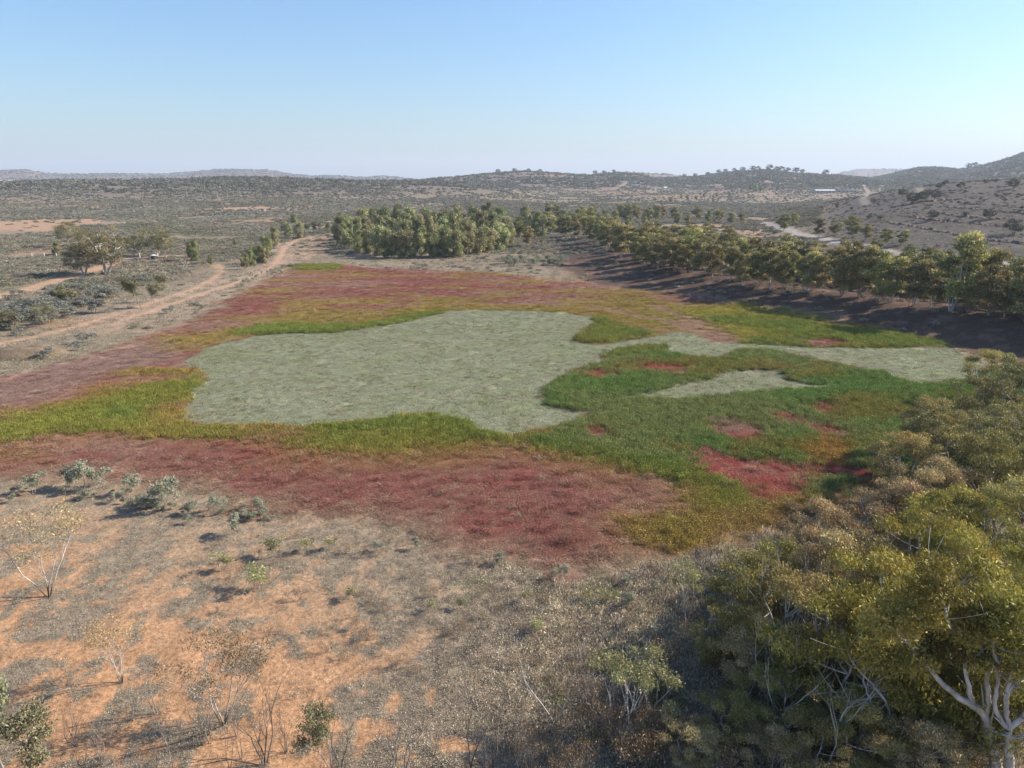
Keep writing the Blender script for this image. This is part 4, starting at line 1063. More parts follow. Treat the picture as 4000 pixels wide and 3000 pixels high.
# looser gums behind the row, along the dry creek
for i, (px, py, pt, lab) in enumerate((
        (3060, 905, 835, 'gum with white limbs beside the pale dry creek bed'), (3100, 880, 830, 'dark gum at the top of the pale dry creek bed'), (3200, 925, 850, 'wide brown gum beside the creek bed, left of the yellow one'),
        (3260, 920, 858, 'brown gum right next to the wide brown gum by the creek'), (3330, 930, 840, 'tall olive gum by the creek below the stony slope'), (3380, 940, 870, 'yellow leaved gum by the creek below the stony slope'),
        (3460, 955, 890, 'rounded olive gum at the foot of the stony slope'), (3520, 960, 895, 'rounded olive gum at the foot of the stony slope, right of its twin'), (3300, 985, 925, 'pale green gum in front of the creek bed'),
        (3420, 990, 930, 'yellowish gum in front of the creek bed, right of the pale green one'), (3550, 1010, 950, 'orange tinged gum just before the creek bed'), (3830, 1060, 985, 'thin gum by the creek near the right edge'),
        (3960, 1075, 1010, 'thin gum by the creek on the right edge'), (2700, 950, 862, 'orange tipped gum behind the front of the bank row'), (2760, 955, 872, 'orange tipped gum right of its like behind the bank row'), (2840, 960, 878, 'leaning orange tipped gum behind the bank row'), (2600, 940, 880, 'gum behind the left part of the bank row'), (2640, 945, 875, 'olive gum behind the left part of the bank row'))):
    x, y = base_at(px, py)
    place(MID[i % 5], 'creek_gum', x, y, r.uniform(0, 6.28), htree(px, py, pt) / 11.0, lab, 'tree', 'gums along the dry creek', sx=r.uniform(1.2, 1.5))
for (px, py, pt, lab) in ((2905, 905, 855, 'dark leafless thicket tree left of the creek, left one of two'), (2945, 908, 840, 'dark leafless thicket tree left of the creek, right one of two')):
    x, y = base_at(px, py)
    place(BARE_T[2], 'dark_bare_tree', x, y, 1.0, htree(px, py, pt) / 5.5, lab, 'tree', 'dark bare trees left of the creek', sx=1.5)

# ------------------------------------------------------------------ trees of the left flat
for (px, py, pt, pr, Hn, sx, nm, lab) in (
        (415, 1072, 875, LEFTG[1], 13, 1.25, 'river_gum', 'largest old gum on the left flat with a stout forked white trunk'),
        (330, 1072, 955, LEFTG[2], 13, 1.7, 'river_gum', 'low spreading gum with bright white limbs left of the largest old gum'),
        (272, 965, 868, LEFTG[0], 13, 1.3, 'river_gum', 'gum with pale trunk behind the low spreading gum'),
        (345, 975, 905, LEFTG[0], 13, 1.3, 'river_gum', 'brown crowned gum behind and left of the largest old gum'),
        (525, 1000, 920, LEFTG[0], 13, 1.2, 'river_gum', 'small olive gum right of the largest old gum near the white post'),
        (612, 1000, 875, LEFTG[1], 13, 1.1, 'river_gum', 'tall thin crowned gum above the white topped tank'),
        (650, 1010, 915, LEFTG[0], 13, .9, 'river_gum', 'narrow gum right beside the tall thin crowned gum'),
        (225, 1000, 945, GROVE[1], 12.5, 1.4, 'flat_tree', 'small bushy tree at the left end of the old gums'),
        (757, 1020, 930, GROVE[0], 12.5, 1.0, 'flat_tree', 'column shaped green tree standing alone right of the old gums'),
        (822, 1032, 995, GROVE[2], 12.5, 1.1, 'flat_tree', 'little bush sized tree right of the column shaped tree'),
        (557, 1210, 1068, SAP[0], 7, 1.1, 'young_gum', 'left of three pale young gums beside the dirt track'),
        (598, 1205, 1090, SAP[1], 7, 1.2, 'young_gum', 'middle of three pale young gums beside the dirt track'),
        (652, 1178, 1068, SAP[2], 7, 1.15, 'young_gum', 'right of three pale young gums beside the dirt track'),
        (182, 1282, 1178, SAP[3], 7, 1.1, 'young_gum', 'slender brown young gum on the far left below the red track'),
        (240, 1170, 1108, GROVE[3], 12.5, 1.5, 'young_gum', 'bright green bushy tree between the red track and the dirt track'),
        (285, 1172, 1125, GROVE[4], 12.5, 1.5, 'young_gum', 'greyer bushy tree right of the bright green bushy one'),
        (70, 1282, 1200, SAP[1], 7, 1.6, 'young_gum', 'brownish bushy young gum near the left edge'),
        (5, 1290, 1215, SAP[2], 7, 1.6, 'young_gum', 'yellowish young gum cut by the left edge'),
        (960, 1052, 985, GROVE[1], 12.5, 1.1, 'shore_tree', 'front dark green tree at the near end of the row by the left track'),
        (985, 1040, 978, GROVE[2], 12.5, 1.2, 'shore_tree', 'second dark green tree from the near end of the row by the left track'),
        (1005, 1030, 950, GROVE[0], 12.5, 1.2, 'shore_tree', 'pale green tree, tallest near the near end of the row by the left track'),
        (1030, 1030, 945, GROVE[3], 12.5, 1.2, 'shore_tree', 'olive tree in the near half of the row by the left track'),
        (1045, 985, 905, GROVE[4], 12.5, 1.2, 'shore_tree', 'dark tree in the middle of the row by the left track'),
        (1075, 960, 885, GROVE[1], 12.5, 1.1, 'shore_tree', 'round tree past the middle of the row by the left track'),
        (1100, 940, 880, SAP[0], 7, 1.4, 'shore_tree', 'thin tree in the far half of the row by the left track'),
        (1125, 928, 868, GROVE[2], 12.5, 1.2, 'shore_tree', 'bushy tree in the far half of the row by the left track'),
        (1168, 932, 855, GROVE[3], 12.5, 1.0, 'shore_tree', 'dark tree standing forward on the bare red flat'),
        (1200, 915, 868, SAP[1], 7, 1.4, 'shore_tree', 'first of the thin pale stemmed trees leading to the grove'),
        (1222, 912, 865, SAP[2], 7, 1.4, 'shore_tree', 'second of the thin pale stemmed trees leading to the grove'),
        (1245, 912, 862, SAP[3], 7, 1.4, 'shore_tree', 'third of the thin pale stemmed trees leading to the grove'),
        (1268, 912, 866, SAP[0], 7, 1.4, 'shore_tree', 'fourth of the thin pale stemmed trees leading to the grove'),
        (1292, 912, 868, SAP[1], 7, 1.4, 'shore_tree', 'fifth of the thin pale stemmed trees leading to the grove'),
        (1150, 870, 832, GROVE[0], 12.5, 1.4, 'shore_tree', 'dark tree on the scrub beyond the row by the left track'),
        (1110, 905, 862, GROVE[4], 12.5, 1.3, 'shore_tree', 'bushy tree at the back of the far half of the row by the left track'),
        (920, 960, 930, GROVE[1], 12.5, 1.3, 'flat_tree', 'small dark tree alone on the scrub left of the shore row')):
    x, y = base_at(px, py)
    place(pr, nm, x, y, r.uniform(0, 6.28), htree(px, py, pt) / Hn, lab, 'tree', 'trees of the left flat and shore', sx=sx)

for i in range(26):
    px, py = r.uniform(0, 430), r.uniform(1110, 1290)
    if abs(py - np.interp(px, [0, 110, 210, 300, 400], [1160, 1130, 1100, 1075, 1045])) < 22 or py > np.interp(px, [0, 270, 480], [1320, 1262, 1200]): continue
    x, y = base_at(px, py)
    place(BUSH[i % 3], 'flat_bush', x, y, r.uniform(0, 6.28), r.uniform(1.2, 2.2), 'large grey bush in the thicket between the red track and the dirt track', 'bush', 'large grey bushes between the left tracks', sx=1.2)
# ------------------------------------------------------------------ shrubs on the stony slope
for i, (px, py, pt, lab) in enumerate((
        (3958, 918, 858, 'large rounded shrub at the right edge of the stony slope'), (3862, 858, 815, 'rounded shrub on one leg between the terraces, right of centre of the stony slope'),
        (3642, 862, 822, 'rounded shrub with a long shadow in the middle of the stony slope'), (3562, 796, 752, 'left shrub of the dark group high on the stony slope'),
        (3525, 770, 738, 'lone round shrub left of the dark group on the stony slope'), (3600, 790, 748, 'middle shrub of the dark group high on the stony slope'),
        (3652, 780, 742, 'right shrub of the dark group high on the stony slope'), (3625, 770, 738, 'back shrub of the dark group high on the stony slope'),
        (3668, 740, 716, 'first shrub on the crest left of the pale gap'), (3690, 725, 702, 'second shrub on the crest by the pale gap'), (3740, 712, 698, 'wide shrub on the crest right of the pale gap'),
        (3752, 738, 712, 'shrub just below the crest with a shadow to its left'), (3958, 738, 700, 'large dark shrub high at the right edge of the stony slope'),
        (3850, 716, 702, 'small shrub pair on the skyline of the stony slope, left one'), (3890, 714, 700, 'small shrub pair on the skyline of the stony slope, right one'),
        (3772, 845, 826, 'bushy low shrub between the two rounded shrubs'), (3410, 795, 775, 'flat shrub on the lower left of the stony slope'), (3435, 862, 842, 'shrub at the left foot of the stony slope'),
        (3395, 858, 838, 'dark shrub at the left foot of the stony slope beside its neighbour'), (3516, 880, 868, 'low shrub by the lowest terrace'), (3830, 784, 772, 'low shrub beside the dead tree on the slope'),
        (3890, 768, 755, 'small shrub under the skyline right of the dead tree'), (3930, 768, 752, 'small shrub near the right edge under the skyline'), (3430, 805, 795, 'tiny shrub low on the left of the slope'),
        (3325, 820, 808, 'tiny round shrub on the flat left of the stony slope'), (3840, 790, 778, 'small shrub on the upper terrace'), (3925, 790, 775, 'twiggy shrub on the upper terrace near the right edge'), (3770, 752, 742, 'small dark shrub below the crest'),
        (3325, 862, 845, 'twiggy shrub left of the slope foot'), (3270, 810, 795, 'dark shrub on the flat left of the slope'), (3980, 830, 818, 'low shrub on the right edge between terraces'))):
    g = gp(px, py); x, y = g[0], g[1]
    place(MULGA[i % 3], 'slope_shrub', x, y, r.uniform(0, 6.28), max(1.0, htree(px, py, pt)) / 4.2, lab, 'shrub', 'rounded shrubs on the stony slope', sx=1.25)
g = gp(3838, 785); place(BARE_T[1], 'dead_tree', g[0], g[1], 0, htree(3838, 785, 752) / 5.5, 'grey dead tree standing on the stony slope', 'tree')
# trees on the skyline of the middle hill and at the far road
for i, (px, hp) in enumerate(((2300, 12), (2330, 10), (2365, 9), (2620, 10), (2660, 10), (2705, 10), (2745, 12), (2768, 12), (2800, 11), (2830, 12), (2865, 14), (2885, 12), (2925, 16), (2950, 14), (2968, 15), (2990, 14), (3020, 16), (3045, 12), (3128, 14), (3640, 13), (3662, 12), (1950, 12), (2010, 12), (2060, 10), (2100, 10))):
    az = math.atan2((px - 2000) / FPX, CT); D = 1880 if px < 2200 else (1900 if px < 2400 else (2640 if px > 3500 else 2080))
    x, y = D * math.sin(az), D * math.cos(az)
    place(MULGA[i % 3], 'skyline_tree', x, y, r.uniform(0, 6.28), D * hp / FPX / 4.2 * 1.3, '%s tree from the left on the skyline of the far hills' % ORD[i], 'tree', 'trees on the skyline', sx=1.3)
for i, (px, py, pt) in enumerate(((2260, 728, 714), (2275, 728, 715), (2300, 727, 712), (2318, 727, 713), (2378, 725, 712), (2618, 730, 716), (2930, 745, 722), (2950, 748, 716), (2972, 745, 720), (2860, 750, 735), (2900, 750, 736), (3060, 742, 722), (2660, 775, 757), (2685, 780, 758), (2720, 780, 760), (2750, 770, 752), (2800, 770, 752), (2850, 768, 750), (2620, 790, 765), (2560, 782, 770), (1655, 845, 815), (1440, 850, 812), (1475, 850, 808))):
    g = gp(px, py)
    if g is None: continue
    place(GROVE[i % 5], 'far_tree', g[0], g[1], r.uniform(0, 6.28), max(3, htree(px, py, pt)) / 12.5, '%s of the dark trees dotted over the far plain, from the white road' % ORD[i], 'tree', 'dark trees on the far plain', sx=1.5)

# ------------------------------------------------------------------ green bushes on the pale flat at the far shore
for i in range(34):
    px, py = r.uniform(1960, 2205), r.uniform(1012, 1042)
    x, y = base_at(px, py)
    place(GLA[i % 3], 'green_bush', x, y, r.uniform(0, 6.28), r.uniform(.7, 1.1), 'low green bush in the green strip on the pale flat before the far trees', 'bush', 'green bushes in the strip on the far shore', sx=1.4)
for i in range(36):
    t = r.uniform(); px = 905 + t * 260 + r.uniform(-25, 25); py = 1120 - t * 90 + r.uniform(-10, 16)
    x, y = base_at(px, py)
    place(GLA[i % 3], 'grey_bush', x, y, r.uniform(0, 6.28), r.uniform(.25, .55), 'low pale green bush along the left shore below the track', 'bush', 'pale bushes along the left shore', sx=1.5)

# ------------------------------------------------------------------ stuff: plants nobody could count, instanced on points
def scatter(name, P, rotz, scl, idx, col, protos, label, group=None, tilt=None):
    n = len(P)
    me = bpy.data.meshes.new(name)
    me.vertices.add(n); me.vertices.foreach_set('co', np.asarray(P, np.float32).ravel())
    a = me.attributes.new('rot', 'FLOAT_VECTOR', 'POINT'); rv = np.zeros((n, 3), np.float32); rv[:, 2] = rotz; a.data.foreach_set('vector', rv.ravel())
    a = me.attributes.new('scl', 'FLOAT_VECTOR', 'POINT')
    scl = np.asarray(scl, np.float32); scl = np.repeat(scl[:, None], 3, 1) if scl.ndim == 1 else scl
    a.data.foreach_set('vector', np.ascontiguousarray(scl, dtype=np.float32).ravel())
    a = me.attributes.new('idx', 'INT', 'POINT'); a.data.foreach_set('value', np.asarray(idx, np.int32))
    a = me.attributes.new('col', 'FLOAT_COLOR', 'POINT'); c = np.ones((n, 4), np.float32); c[:, :3] = col; a.data.foreach_set('color', c.ravel())
    o = obj(name, me)
    coll = bpy.data.collections.new(name + '_kinds')
    for i, pm in enumerate(protos):
        coll.objects.link(bpy.data.objects.new('%s_kind_%02d' % (name, i), pm))
    g = bpy.data.node_groups.new(name, 'GeometryNodeTree')
    g.interface.new_socket('Geometry', in_out='INPUT', socket_type='NodeSocketGeometry')
    g.interface.new_socket('Geometry', in_out='OUTPUT', socket_type='NodeSocketGeometry')
    N, L = g.nodes, g.links
    gi = N.new('NodeGroupInput'); go = N.new('NodeGroupOutput')
    ci = N.new('GeometryNodeCollectionInfo'); ci.inputs['Collection'].default_value = coll
    ci.inputs['Separate Children'].default_value = True; ci.inputs['Reset Children'].default_value = True
    ip = N.new('GeometryNodeInstanceOnPoints'); ip.inputs['Pick Instance'].default_value = True
    def at(nm, ty):
        q = N.new('GeometryNodeInputNamedAttribute'); q.data_type = ty; q.inputs['Name'].default_value = nm; return q.outputs['Attribute']
    L.new(gi.outputs[0], ip.inputs['Points']); L.new(ci.outputs[0], ip.inputs['Instance'])
    L.new(at('idx', 'INT'), ip.inputs['Instance Index'])
    er = N.new('FunctionNodeEulerToRotation'); L.new(at('rot', 'FLOAT_VECTOR'), er.inputs[0]); L.new(er.outputs[0], ip.inputs['Rotation'])
    L.new(at('scl', 'FLOAT_VECTOR'), ip.inputs['Scale']); L.new(ip.outputs[0], go.inputs[0])
    mod = o.modifiers.new('scatter', 'NODES'); mod.node_group = g
    tag(o, label, None, group, 'stuff')
    return o

def blades(rg_, n, r, h, w, lean, name, mat, leafy=0, ll=.1, flat=False):
    """a tuft: n upright blades within radius r, and leafy small leaves about them"""
    a = rg_.uniform(0, 6.28, n); q = np.sqrt(rg_.uniform(0, 1, n)) * r
    B = np.stack([q * np.cos(a), q * np.sin(a), np.zeros(n)], 1)
    hh = h * rg_.uniform(.55, 1.15, n)
    la = rg_.uniform(0, 6.28, n); lr = lean * rg_.uniform(.2, 1, n) * hh
    T = B + np.stack([lr * np.cos(la), lr * np.sin(la), hh], 1)
    Mi = B + (T - B) * .5 + np.array([0, 0, 1]) * (hh * .08)[:, None]
    s = rg_.normal(size=(n, 3)); s[:, 2] = 0; s /= np.linalg.norm(s, axis=1, keepdims=True)
    V = np.stack([B, Mi + s * w, T, Mi - s * w], 1).reshape(-1, 3)
    tone = np.clip(rg_.normal(.5, .2, n), 0, 1)
    if leafy:
        P = np.stack([rg_.normal(0, r * .55, leafy), rg_.normal(0, r * .55, leafy), h * rg_.uniform(.25, 1.0, leafy) ** .8], 1)
        d = rg_.normal(size=(leafy, 3)); d /= np.linalg.norm(d, axis=1, keepdims=True)
        b = np.cross(d, rg_.normal(size=(leafy, 3))); b /= np.linalg.norm(b, axis=1, keepdims=True)
        sc_ = rg_.uniform(.6, 1.3, leafy)[:, None]
        V2 = np.stack([P - d * ll * .5 * sc_, P + b * ll * .22 * sc_, P + d * ll * .5 * sc_, P - b * ll * .22 * sc_], 1).reshape(-1, 3)
        V2[:, 2] = np.maximum(V2[:, 2], .005)
        V = np.vstack([V, V2]); tone = np.concatenate([tone, np.clip(rg_.normal(.55, .25, leafy), 0, 1)])
    F_ = np.arange(len(V)).reshape(-1, 4)
    return np_mesh(name, V, F_, [mat], fattr=tone)

g_ = rg(301)
TALL = [blades(g_, 34, .38, 1.0, .016, .3, 'reed%d' % i, M['inst'], leafy=36, ll=.12) for i in range(4)]
HERB = [blades(g_, 24, .38, 1.0, .014, .8, 'herb%d' % i, M['inst'], leafy=44, ll=.11) for i in range(4)]
MATP = [blades(g_, 0 + 6, .4, 1.0, .05, 1.5, 'mat%d' % i, M['inst'], leafy=26, ll=.16) for i in range(3)]
LITT = [blades(g_, 9, .30, .16, .007, 1.3, 'litter%d' % i, M['dry'], leafy=24, ll=.075) for i in range(5)]

def sample(n, x0, x1, y0, y1):
    return g_.uniform(x0, x1, n), g_.uniform(y0, y1, n)
def in_view(x, y, m=.06):
    return (np.abs(x) < y * (2000 / FPX / CT + m) + 6)
def wedge(n, d0, d1, power=1.0):
    """points over the visible wedge, their density falling with distance as d^-power"""
    u = g_.uniform(0, 1, n); e = 2 - power
    d = (d0 ** e + u * (d1 ** e - d0 ** e)) ** (1 / e) if abs(e) > 1e-6 else d0 * (d1 / d0) ** u
    a = g_.uniform(R(-42), R(42), n)
    return d * np.sin(a), d * np.cos(a)

# lakebed plants
x, y = wedge(200000, 42, 262, 1.0)
c, ht, kd, sl = zones(x, y)
# at the borders neighbouring plants mingle
c2, ht2, kd2, sl2 = zones(x + g_.normal(0, .8, len(x)), y + g_.normal(0, .8, len(x)))
mg = (kd != 3) & (kd2 != 3) & (kd2 > 0)
c[mg] = c2[mg]; ht[mg] = ht2[mg]; kd[mg] = kd2[mg]
k = (kd > 0) & in_view(x, y) & ((kd != 2) | (g_.uniform(0, 1, len(x)) < .4 + .6 * sstep(-2, 4, sl + 8 * (fbm(x / 3, y / 3, 640, 3) - .5))))
x, y, c, ht, kd = x[k], y[k], c[k], ht[k], kd[k]
c = c * (1 + .18 * g_.normal(size=(len(x), 1)))
bg = (kd == 2) & (g_.uniform(0, 1, len(x)) < .09); c[bg] = np.array([.44, .33, .21]) * g_.uniform(.8, 1.15, (int(bg.sum()), 1))
c = np.clip(c, .01, .8)
for kk, nm, PR, lab, hs in ((1, 'tall_green_plants', TALL, 'tall green and yellow green plants crowding the lakebed', 1.0), (2, 'red_herbs', HERB, 'low red and olive herbs covering the lakebed', 1.2), (3, 'grey_green_mat', MATP, 'low grey green mat of plants in the middle of the lakebed', 1.3)):
    q = kd == kk
    n = int(q.sum()); X, Y = x[q], y[q]
    s = np.stack([g_.uniform(.8, 1.35, n) * (1 + np.hypot(X, Y) / 500)] * 2 + [ht[q] * hs * g_.uniform(.7, 1.25, n)], 1)
    if kk == 3:      # odd taller tufts, green or rusty, over the mat
        tu = g_.uniform(0, 1, n) < .07 + .12 * sstep(.5, .65, fbm(X / 7, Y / 5, 410, 3))
        s[:, 2] = np.where(tu, g_.uniform(.14, .24, n), s[:, 2]); s[:, :2] *= np.where(tu, .55, 1)[:, None]
        cc = c[q]; cc[tu] = np.where(g_.uniform(0, 1, (tu.sum(), 1)) < .55, np.array([[.20, .22, .08]]), np.array([[.27, .17, .10]])); c[q] = cc
    if kk == 2:      # clumps stand higher here and there
        s[:, 2] *= .8 + 1.2 * sstep(.56, .74, fbm(X / .9, Y / .9, 404, 3))
    scatter(nm, np.stack([X, Y, height(X, Y)], 1), g_.uniform(0, 6.28, n), s, g_.integers(0, len(PR), n), c[q], PR, lab)

# dry litter and herbs on the near ground
x, y = wedge(150000, 23, 120, 1.25)
c, ht, kd, sl = zones(x, y)
tmk, _, _ = track_mask(x, y)
d = np.hypot(x, y)
cov = litter(x, y, d)
k = (kd == 0) & in_view(x, y) & (tmk > .3) & ((ddist(BANK_LINE, x, y) > 24) | (y < 80)) & (g_.uniform(0, 1, len(x)) < cov * (.97 - .36 * sstep(-8, 4, x)) + .03)
x, y, cov = x[k], y[k], cov[k]; n = len(x)
base = mixc(np.broadcast_to(np.array([.37, .305, .23]), (n, 3)), np.array([.58, .48, .34]), sstep(.35, .65, fbm(x / 5, y / 5, 91, 3)) * sstep(-14, 10, x))
base = mixc(base, np.array([.34, .33, .17]), sstep(.62, .72, fbm(x / 3, y / 3, 95, 3)) * .8 * sstep(-14, 4, x))
base = base * (1 + .25 * g_.normal(size=(n, 1)))
s = g_.uniform(.6, 1.3, n) * (.75 + .7 * sstep(-10, 12, x))
scatter('dry_litter', np.stack([x, y, height(x, y)], 1), g_.uniform(0, 6.28, n), np.stack([s, s, s * g_.uniform(.5, 1.1, n) * (1 + 1.1 * sstep(-8, 6, x)) * np.where(g_.uniform(0, 1, n) < .05, 2.2, 1)], 1), g_.integers(0, 5, n), np.clip(base, .02, .8), LITT, 'dry grey herbs and fallen leaves littering the near ground')

x, y = wedge(70000, 100, 420, 1.0)
c, ht, kd, sl = zones(x, y); tmk, cr, _ = track_mask(x, y); d = np.hypot(x, y)
k = (kd == 0) & in_view(x, y) & (tmk > .2) & (cr > 0) & ((ddist(BANK_LINE, x, y) > 30) | (x < 15)) & (g_.uniform(0, 1, len(x)) < .35 + .6 * sstep(.4, .6, fbm(x / 5, y / 5, 611, 3)))
x, y = x[k], y[k]; n = len(x)
base = mixc(np.broadcast_to(np.array([.30, .245, .18]), (n, 3)), np.array([.24, .22, .15]), sstep(.4, .6, fbm(x / 12, y / 12, 612, 3))) * (1 + .22 * g_.normal(size=(n, 1)))
s = g_.uniform(1.2, 2.6, n) * (1 + np.hypot(x, y) / 500)
scatter('dry_grass', np.stack([x, y, height(x, y)], 1), g_.uniform(0, 6.28, n), np.stack([s, s, s * g_.uniform(.5, 1.2, n)], 1), g_.integers(0, 5, n), np.clip(base, .02, .8), LITT, 'dry grass and litter over the flats around the lakebed')

# saltbush scrub: one low lumpy kind of mesh, in two sizes
def lump(rg_, name, n, mat, ll):
    q = rg_.normal(size=(n, 3)); q /= np.linalg.norm(q, axis=1, keepdims=True); q[:, 2] = np.abs(q[:, 2])
    P = q * rg_.uniform(.55, 1.0, (n, 1)) * np.array([1, 1, .62]) * (1 + .25 * np.sin(q[:, :1] * 4 + rg_.uniform(0, 6)))
    d = rg_.normal(size=(n, 3)); d /= np.linalg.norm(d, axis=1, keepdims=True)
    b = np.cross(d, rg_.normal(size=(n, 3))); b /= np.linalg.norm(b, axis=1, keepdims=True)
    V = np.stack([P - d * ll, P + b * ll * .6, P + d * ll, P - b * ll * .6], 1).reshape(-1, 3)
    V[:, 2] = np.maximum(V[:, 2], 0)
    return np_mesh(name, V, np.arange(4 * n).reshape(n, 4), [mat], fattr=np.clip(rg_.normal(.5, .2, n), 0, 1))
LUMP = [lump(g_, 'scrub%d' % i, 170, M['inst'], .16) for i in range(5)]
LUMPF = [lump(g_, 'far_scrub%d' % i, 60, M['inst'], .3) for i in range(4)]

def off_tracks(x, y):
    t, cr, fr = track_mask(x, y)
    return (t > 1.3) & (cr > 1.0) & (fr > 2)
x, y = wedge(100000, 95, 900, 1.0)
dens = fbm(x / 30, y / 30, 501, 4); c, ht, kd, sl = zones(x, y); az = np.arctan2(x, y); d = np.hypot(x, y)
bare = np.zeros(len(x), bool)
for P in BARE: bare |= sdist(P, x, y) + (fbm(x / 14, y / 14, 3, 4) - .5) * 22 > 1
onslope = (az > .40) & (d > 250) & (d < 620)
p = sstep(.30, .52, dens)
p = np.where(onslope, .22 * sstep(.3, .6, dens) + .04, p)
p = np.where((sl > -26), p * .28, p)
p = np.where((az < -.15) & (sl > -30 - 8 * (dens - .5)), p * .12, p)
p = np.where((az < -.15) & (ddist(TRACKS[0][0], x, y) < 9), p * .3, p)
p = np.where((az > -.12) & (d < 330) & (sl > -60), p * .25, p)
k = (kd == 0) & in_view(x, y) & off_tracks(x, y) & ((~bare) | (g_.uniform(0, 1, len(x)) < .06)) & (g_.uniform(0, 1, len(x)) < p)
x, y, d, az, onslope = x[k], y[k], d[k], az[k], onslope[k]; n = len(x)
s = g_.uniform(.55, 1.35, n) * np.where(onslope, .7, 1) * (1 + .7 * sstep(300, 700, d))
base = mixc(np.broadcast_to(np.array([.30, .28, .21]), (n, 3)), np.array([.22, .215, .145]), sstep(.45, .6, fbm(x / 45, y / 45, 511, 3)))
base = mixc(base, np.array([.27, .205, .165]), (g_.uniform(0, 1, n) < .22) * 1.0)
base = mixc(base, np.array([.19, .155, .13]), onslope * .7)
base = base * (1 + .15 * g_.normal(size=(n, 1)))
P3 = np.stack([x, y, height(x, y) - .03], 1)
# the ones that show largest stand as shrubs of their own
key = s / d
order = np.argsort(-key)
vis = order[(x[order] < 0) & (d[order] > 120)][:150]
rest = np.ones(n, bool); rest[vis] = False
for i in vis:
    place(BUSH[int(i) % 3], 'saltbush', float(x[i]), float(y[i]), float(g_.uniform(0, 6.28)), float(s[i]) * .95, 'low grey green saltbush, one of many alike on the flat left of the lakebed', 'shrub', 'saltbush on the left flat', sx=1.25)
scatter('saltbush_scrub', P3[rest], g_.uniform(0, 6.28, rest.sum()), np.stack([s, s * g_.uniform(.8, 1.2, n), s * g_.uniform(.7, 1.1, n)], 1)[rest], g_.integers(0, 5, rest.sum()), np.clip(base[rest], .02, .6), LUMP, 'grey green saltbush scrub spread over the plain')

x, y = wedge(150000, 620, 3300, 1.2)
d = np.hypot(x, y); az = np.arctan2(x, y)
zz = height(x, y)
dens = fbm(x / 120, y / 120, 521, 4)
p = (sstep(.28, .55, dens) * .8 + .2) * sstep(.28, .52, fbm(x / 38, y / 30, 522, 4))
t_, cr, fr = track_mask(x, y)
k = in_view(x, y) & (fr > 3) & (g_.uniform(0, 1, len(x)) < p) & ~((az > .38) & (d < 640) & (zz > 1))
for P in BARE[3:4]: k &= sdist(P, x, y) < 0
x, y, d, zz = x[k], y[k], d[k], zz[k]; n = len(x)
up = sstep(6, 20, zz)
s = g_.uniform(.7, 1.9, n) * (1 + 1.3 * up) * (.9 + d / 3500)
base = mixc(np.broadcast_to(np.array([.28, .26, .205]), (n, 3)), np.array([.18, .172, .13]), np.clip(.25 + .6 * up + .5 * (fbm(x / 90, y / 90, 531, 3) - .5) * 2, 0, 1))
base = base * (1 + .18 * g_.normal(size=(n, 1)))
scatter('far_scrub', np.stack([x, y, zz - .05], 1), g_.uniform(0, 6.28, n), np.stack([s, s, s * g_.uniform(.8, 1.2, n)], 1), g_.integers(0, 4, n), np.clip(base, .02, .6), LUMPF, 'scrub and small trees covering the far plain and hills')
x, y = wedge(16000, 2600, 7600, 1.0)
d = np.hypot(x, y); zz = height(x, y); k = in_view(x, y); x, y, d, zz = x[k], y[k], d[k], zz[k]; n = len(x)
s = g_.uniform(2.5, 5.0, n) * (1 + d / 9000)
scatter('distant_woodland', np.stack([x, y, zz - .1], 1), g_.uniform(0, 6.28, n), np.stack([s, s, s], 1), g_.integers(0, 4, n), np.clip(np.array([.12, .125, .09]) * (1 + .2 * g_.normal(size=(n, 1))), .02, .5), LUMPF, 'woodland on the distant ranges')

# ------------------------------------------------------------------ contour banks on the stony slope
BANKS = [[(3460, 868), (3550, 882), (3650, 900), (3750, 920), (3850, 937), (4000, 955), (4150, 975)],
         [(3540, 845), (3620, 858), (3700, 868)], [(3680, 837), (3800, 850), (3950, 862), (4100, 872)],
         [(3695, 808), (3770, 816), (3850, 822)], [(3900, 826), (4000, 834), (4100, 842)], [(3740, 792), (3850, 802)], [(3880, 800), (4000, 812)],
         [(3700, 862), (3800, 875), (3900, 884), (4100, 900)], [(3640, 786), (3690, 780), (3740, 779)]]
for bi, pts in enumerate(BANKS):
    P = []
    for (a0, b0), (a1, b1) in zip(pts[:-1], pts[1:]):
        for t in np.linspace(0, 1, 14, endpoint=False):
            g = gp(a0 + (a1 - a0) * t, b0 + (b1 - b0) * t + 1.5 * math.sin(a0 * .05 + t * 9 + bi))
            if g: P.append(g)
    P = np.array(P); k_ = len(P)
    T = np.gradient(P[:, :2], axis=0); T /= np.linalg.norm(T, axis=1, keepdims=True) + 1e-9
    S = np.stack([T[:, 1], -T[:, 0]], 1)
    prof = [(-1.6, -.15), (-.8, .45), (-.1, .75), (.6, .5), (1.5, -.15)]
    rows_ = []
    for (o_, h_) in prof:
        q = P[:, :2] + S * o_ * g_.uniform(.75, 1.25, (k_, 1))
        hh = height(q[:, 0], q[:, 1]) + (h_ * g_.uniform(.15, 1.25, k_) if h_ > 0 else h_)
        rows_.append(np.stack([q[:, 0], q[:, 1], hh], 1))
    V = np.stack(rows_, 1).reshape(-1, 3); m5 = len(prof)
    vi = np.arange(len(V)).reshape(k_, m5)
    f = np.stack([vi[:-1, :-1], vi[1:, :-1], vi[1:, 1:], vi[:-1, 1:]], -1).reshape(-1, 4)
    tag(obj('contour_bank', np_mesh('contour_bank', V, f, [M['rock']])), '%s low reddish earth bank across the stony slope, counted from the lowest up' % ORD[bi], 'earth bank', 'contour banks on the stony slope')

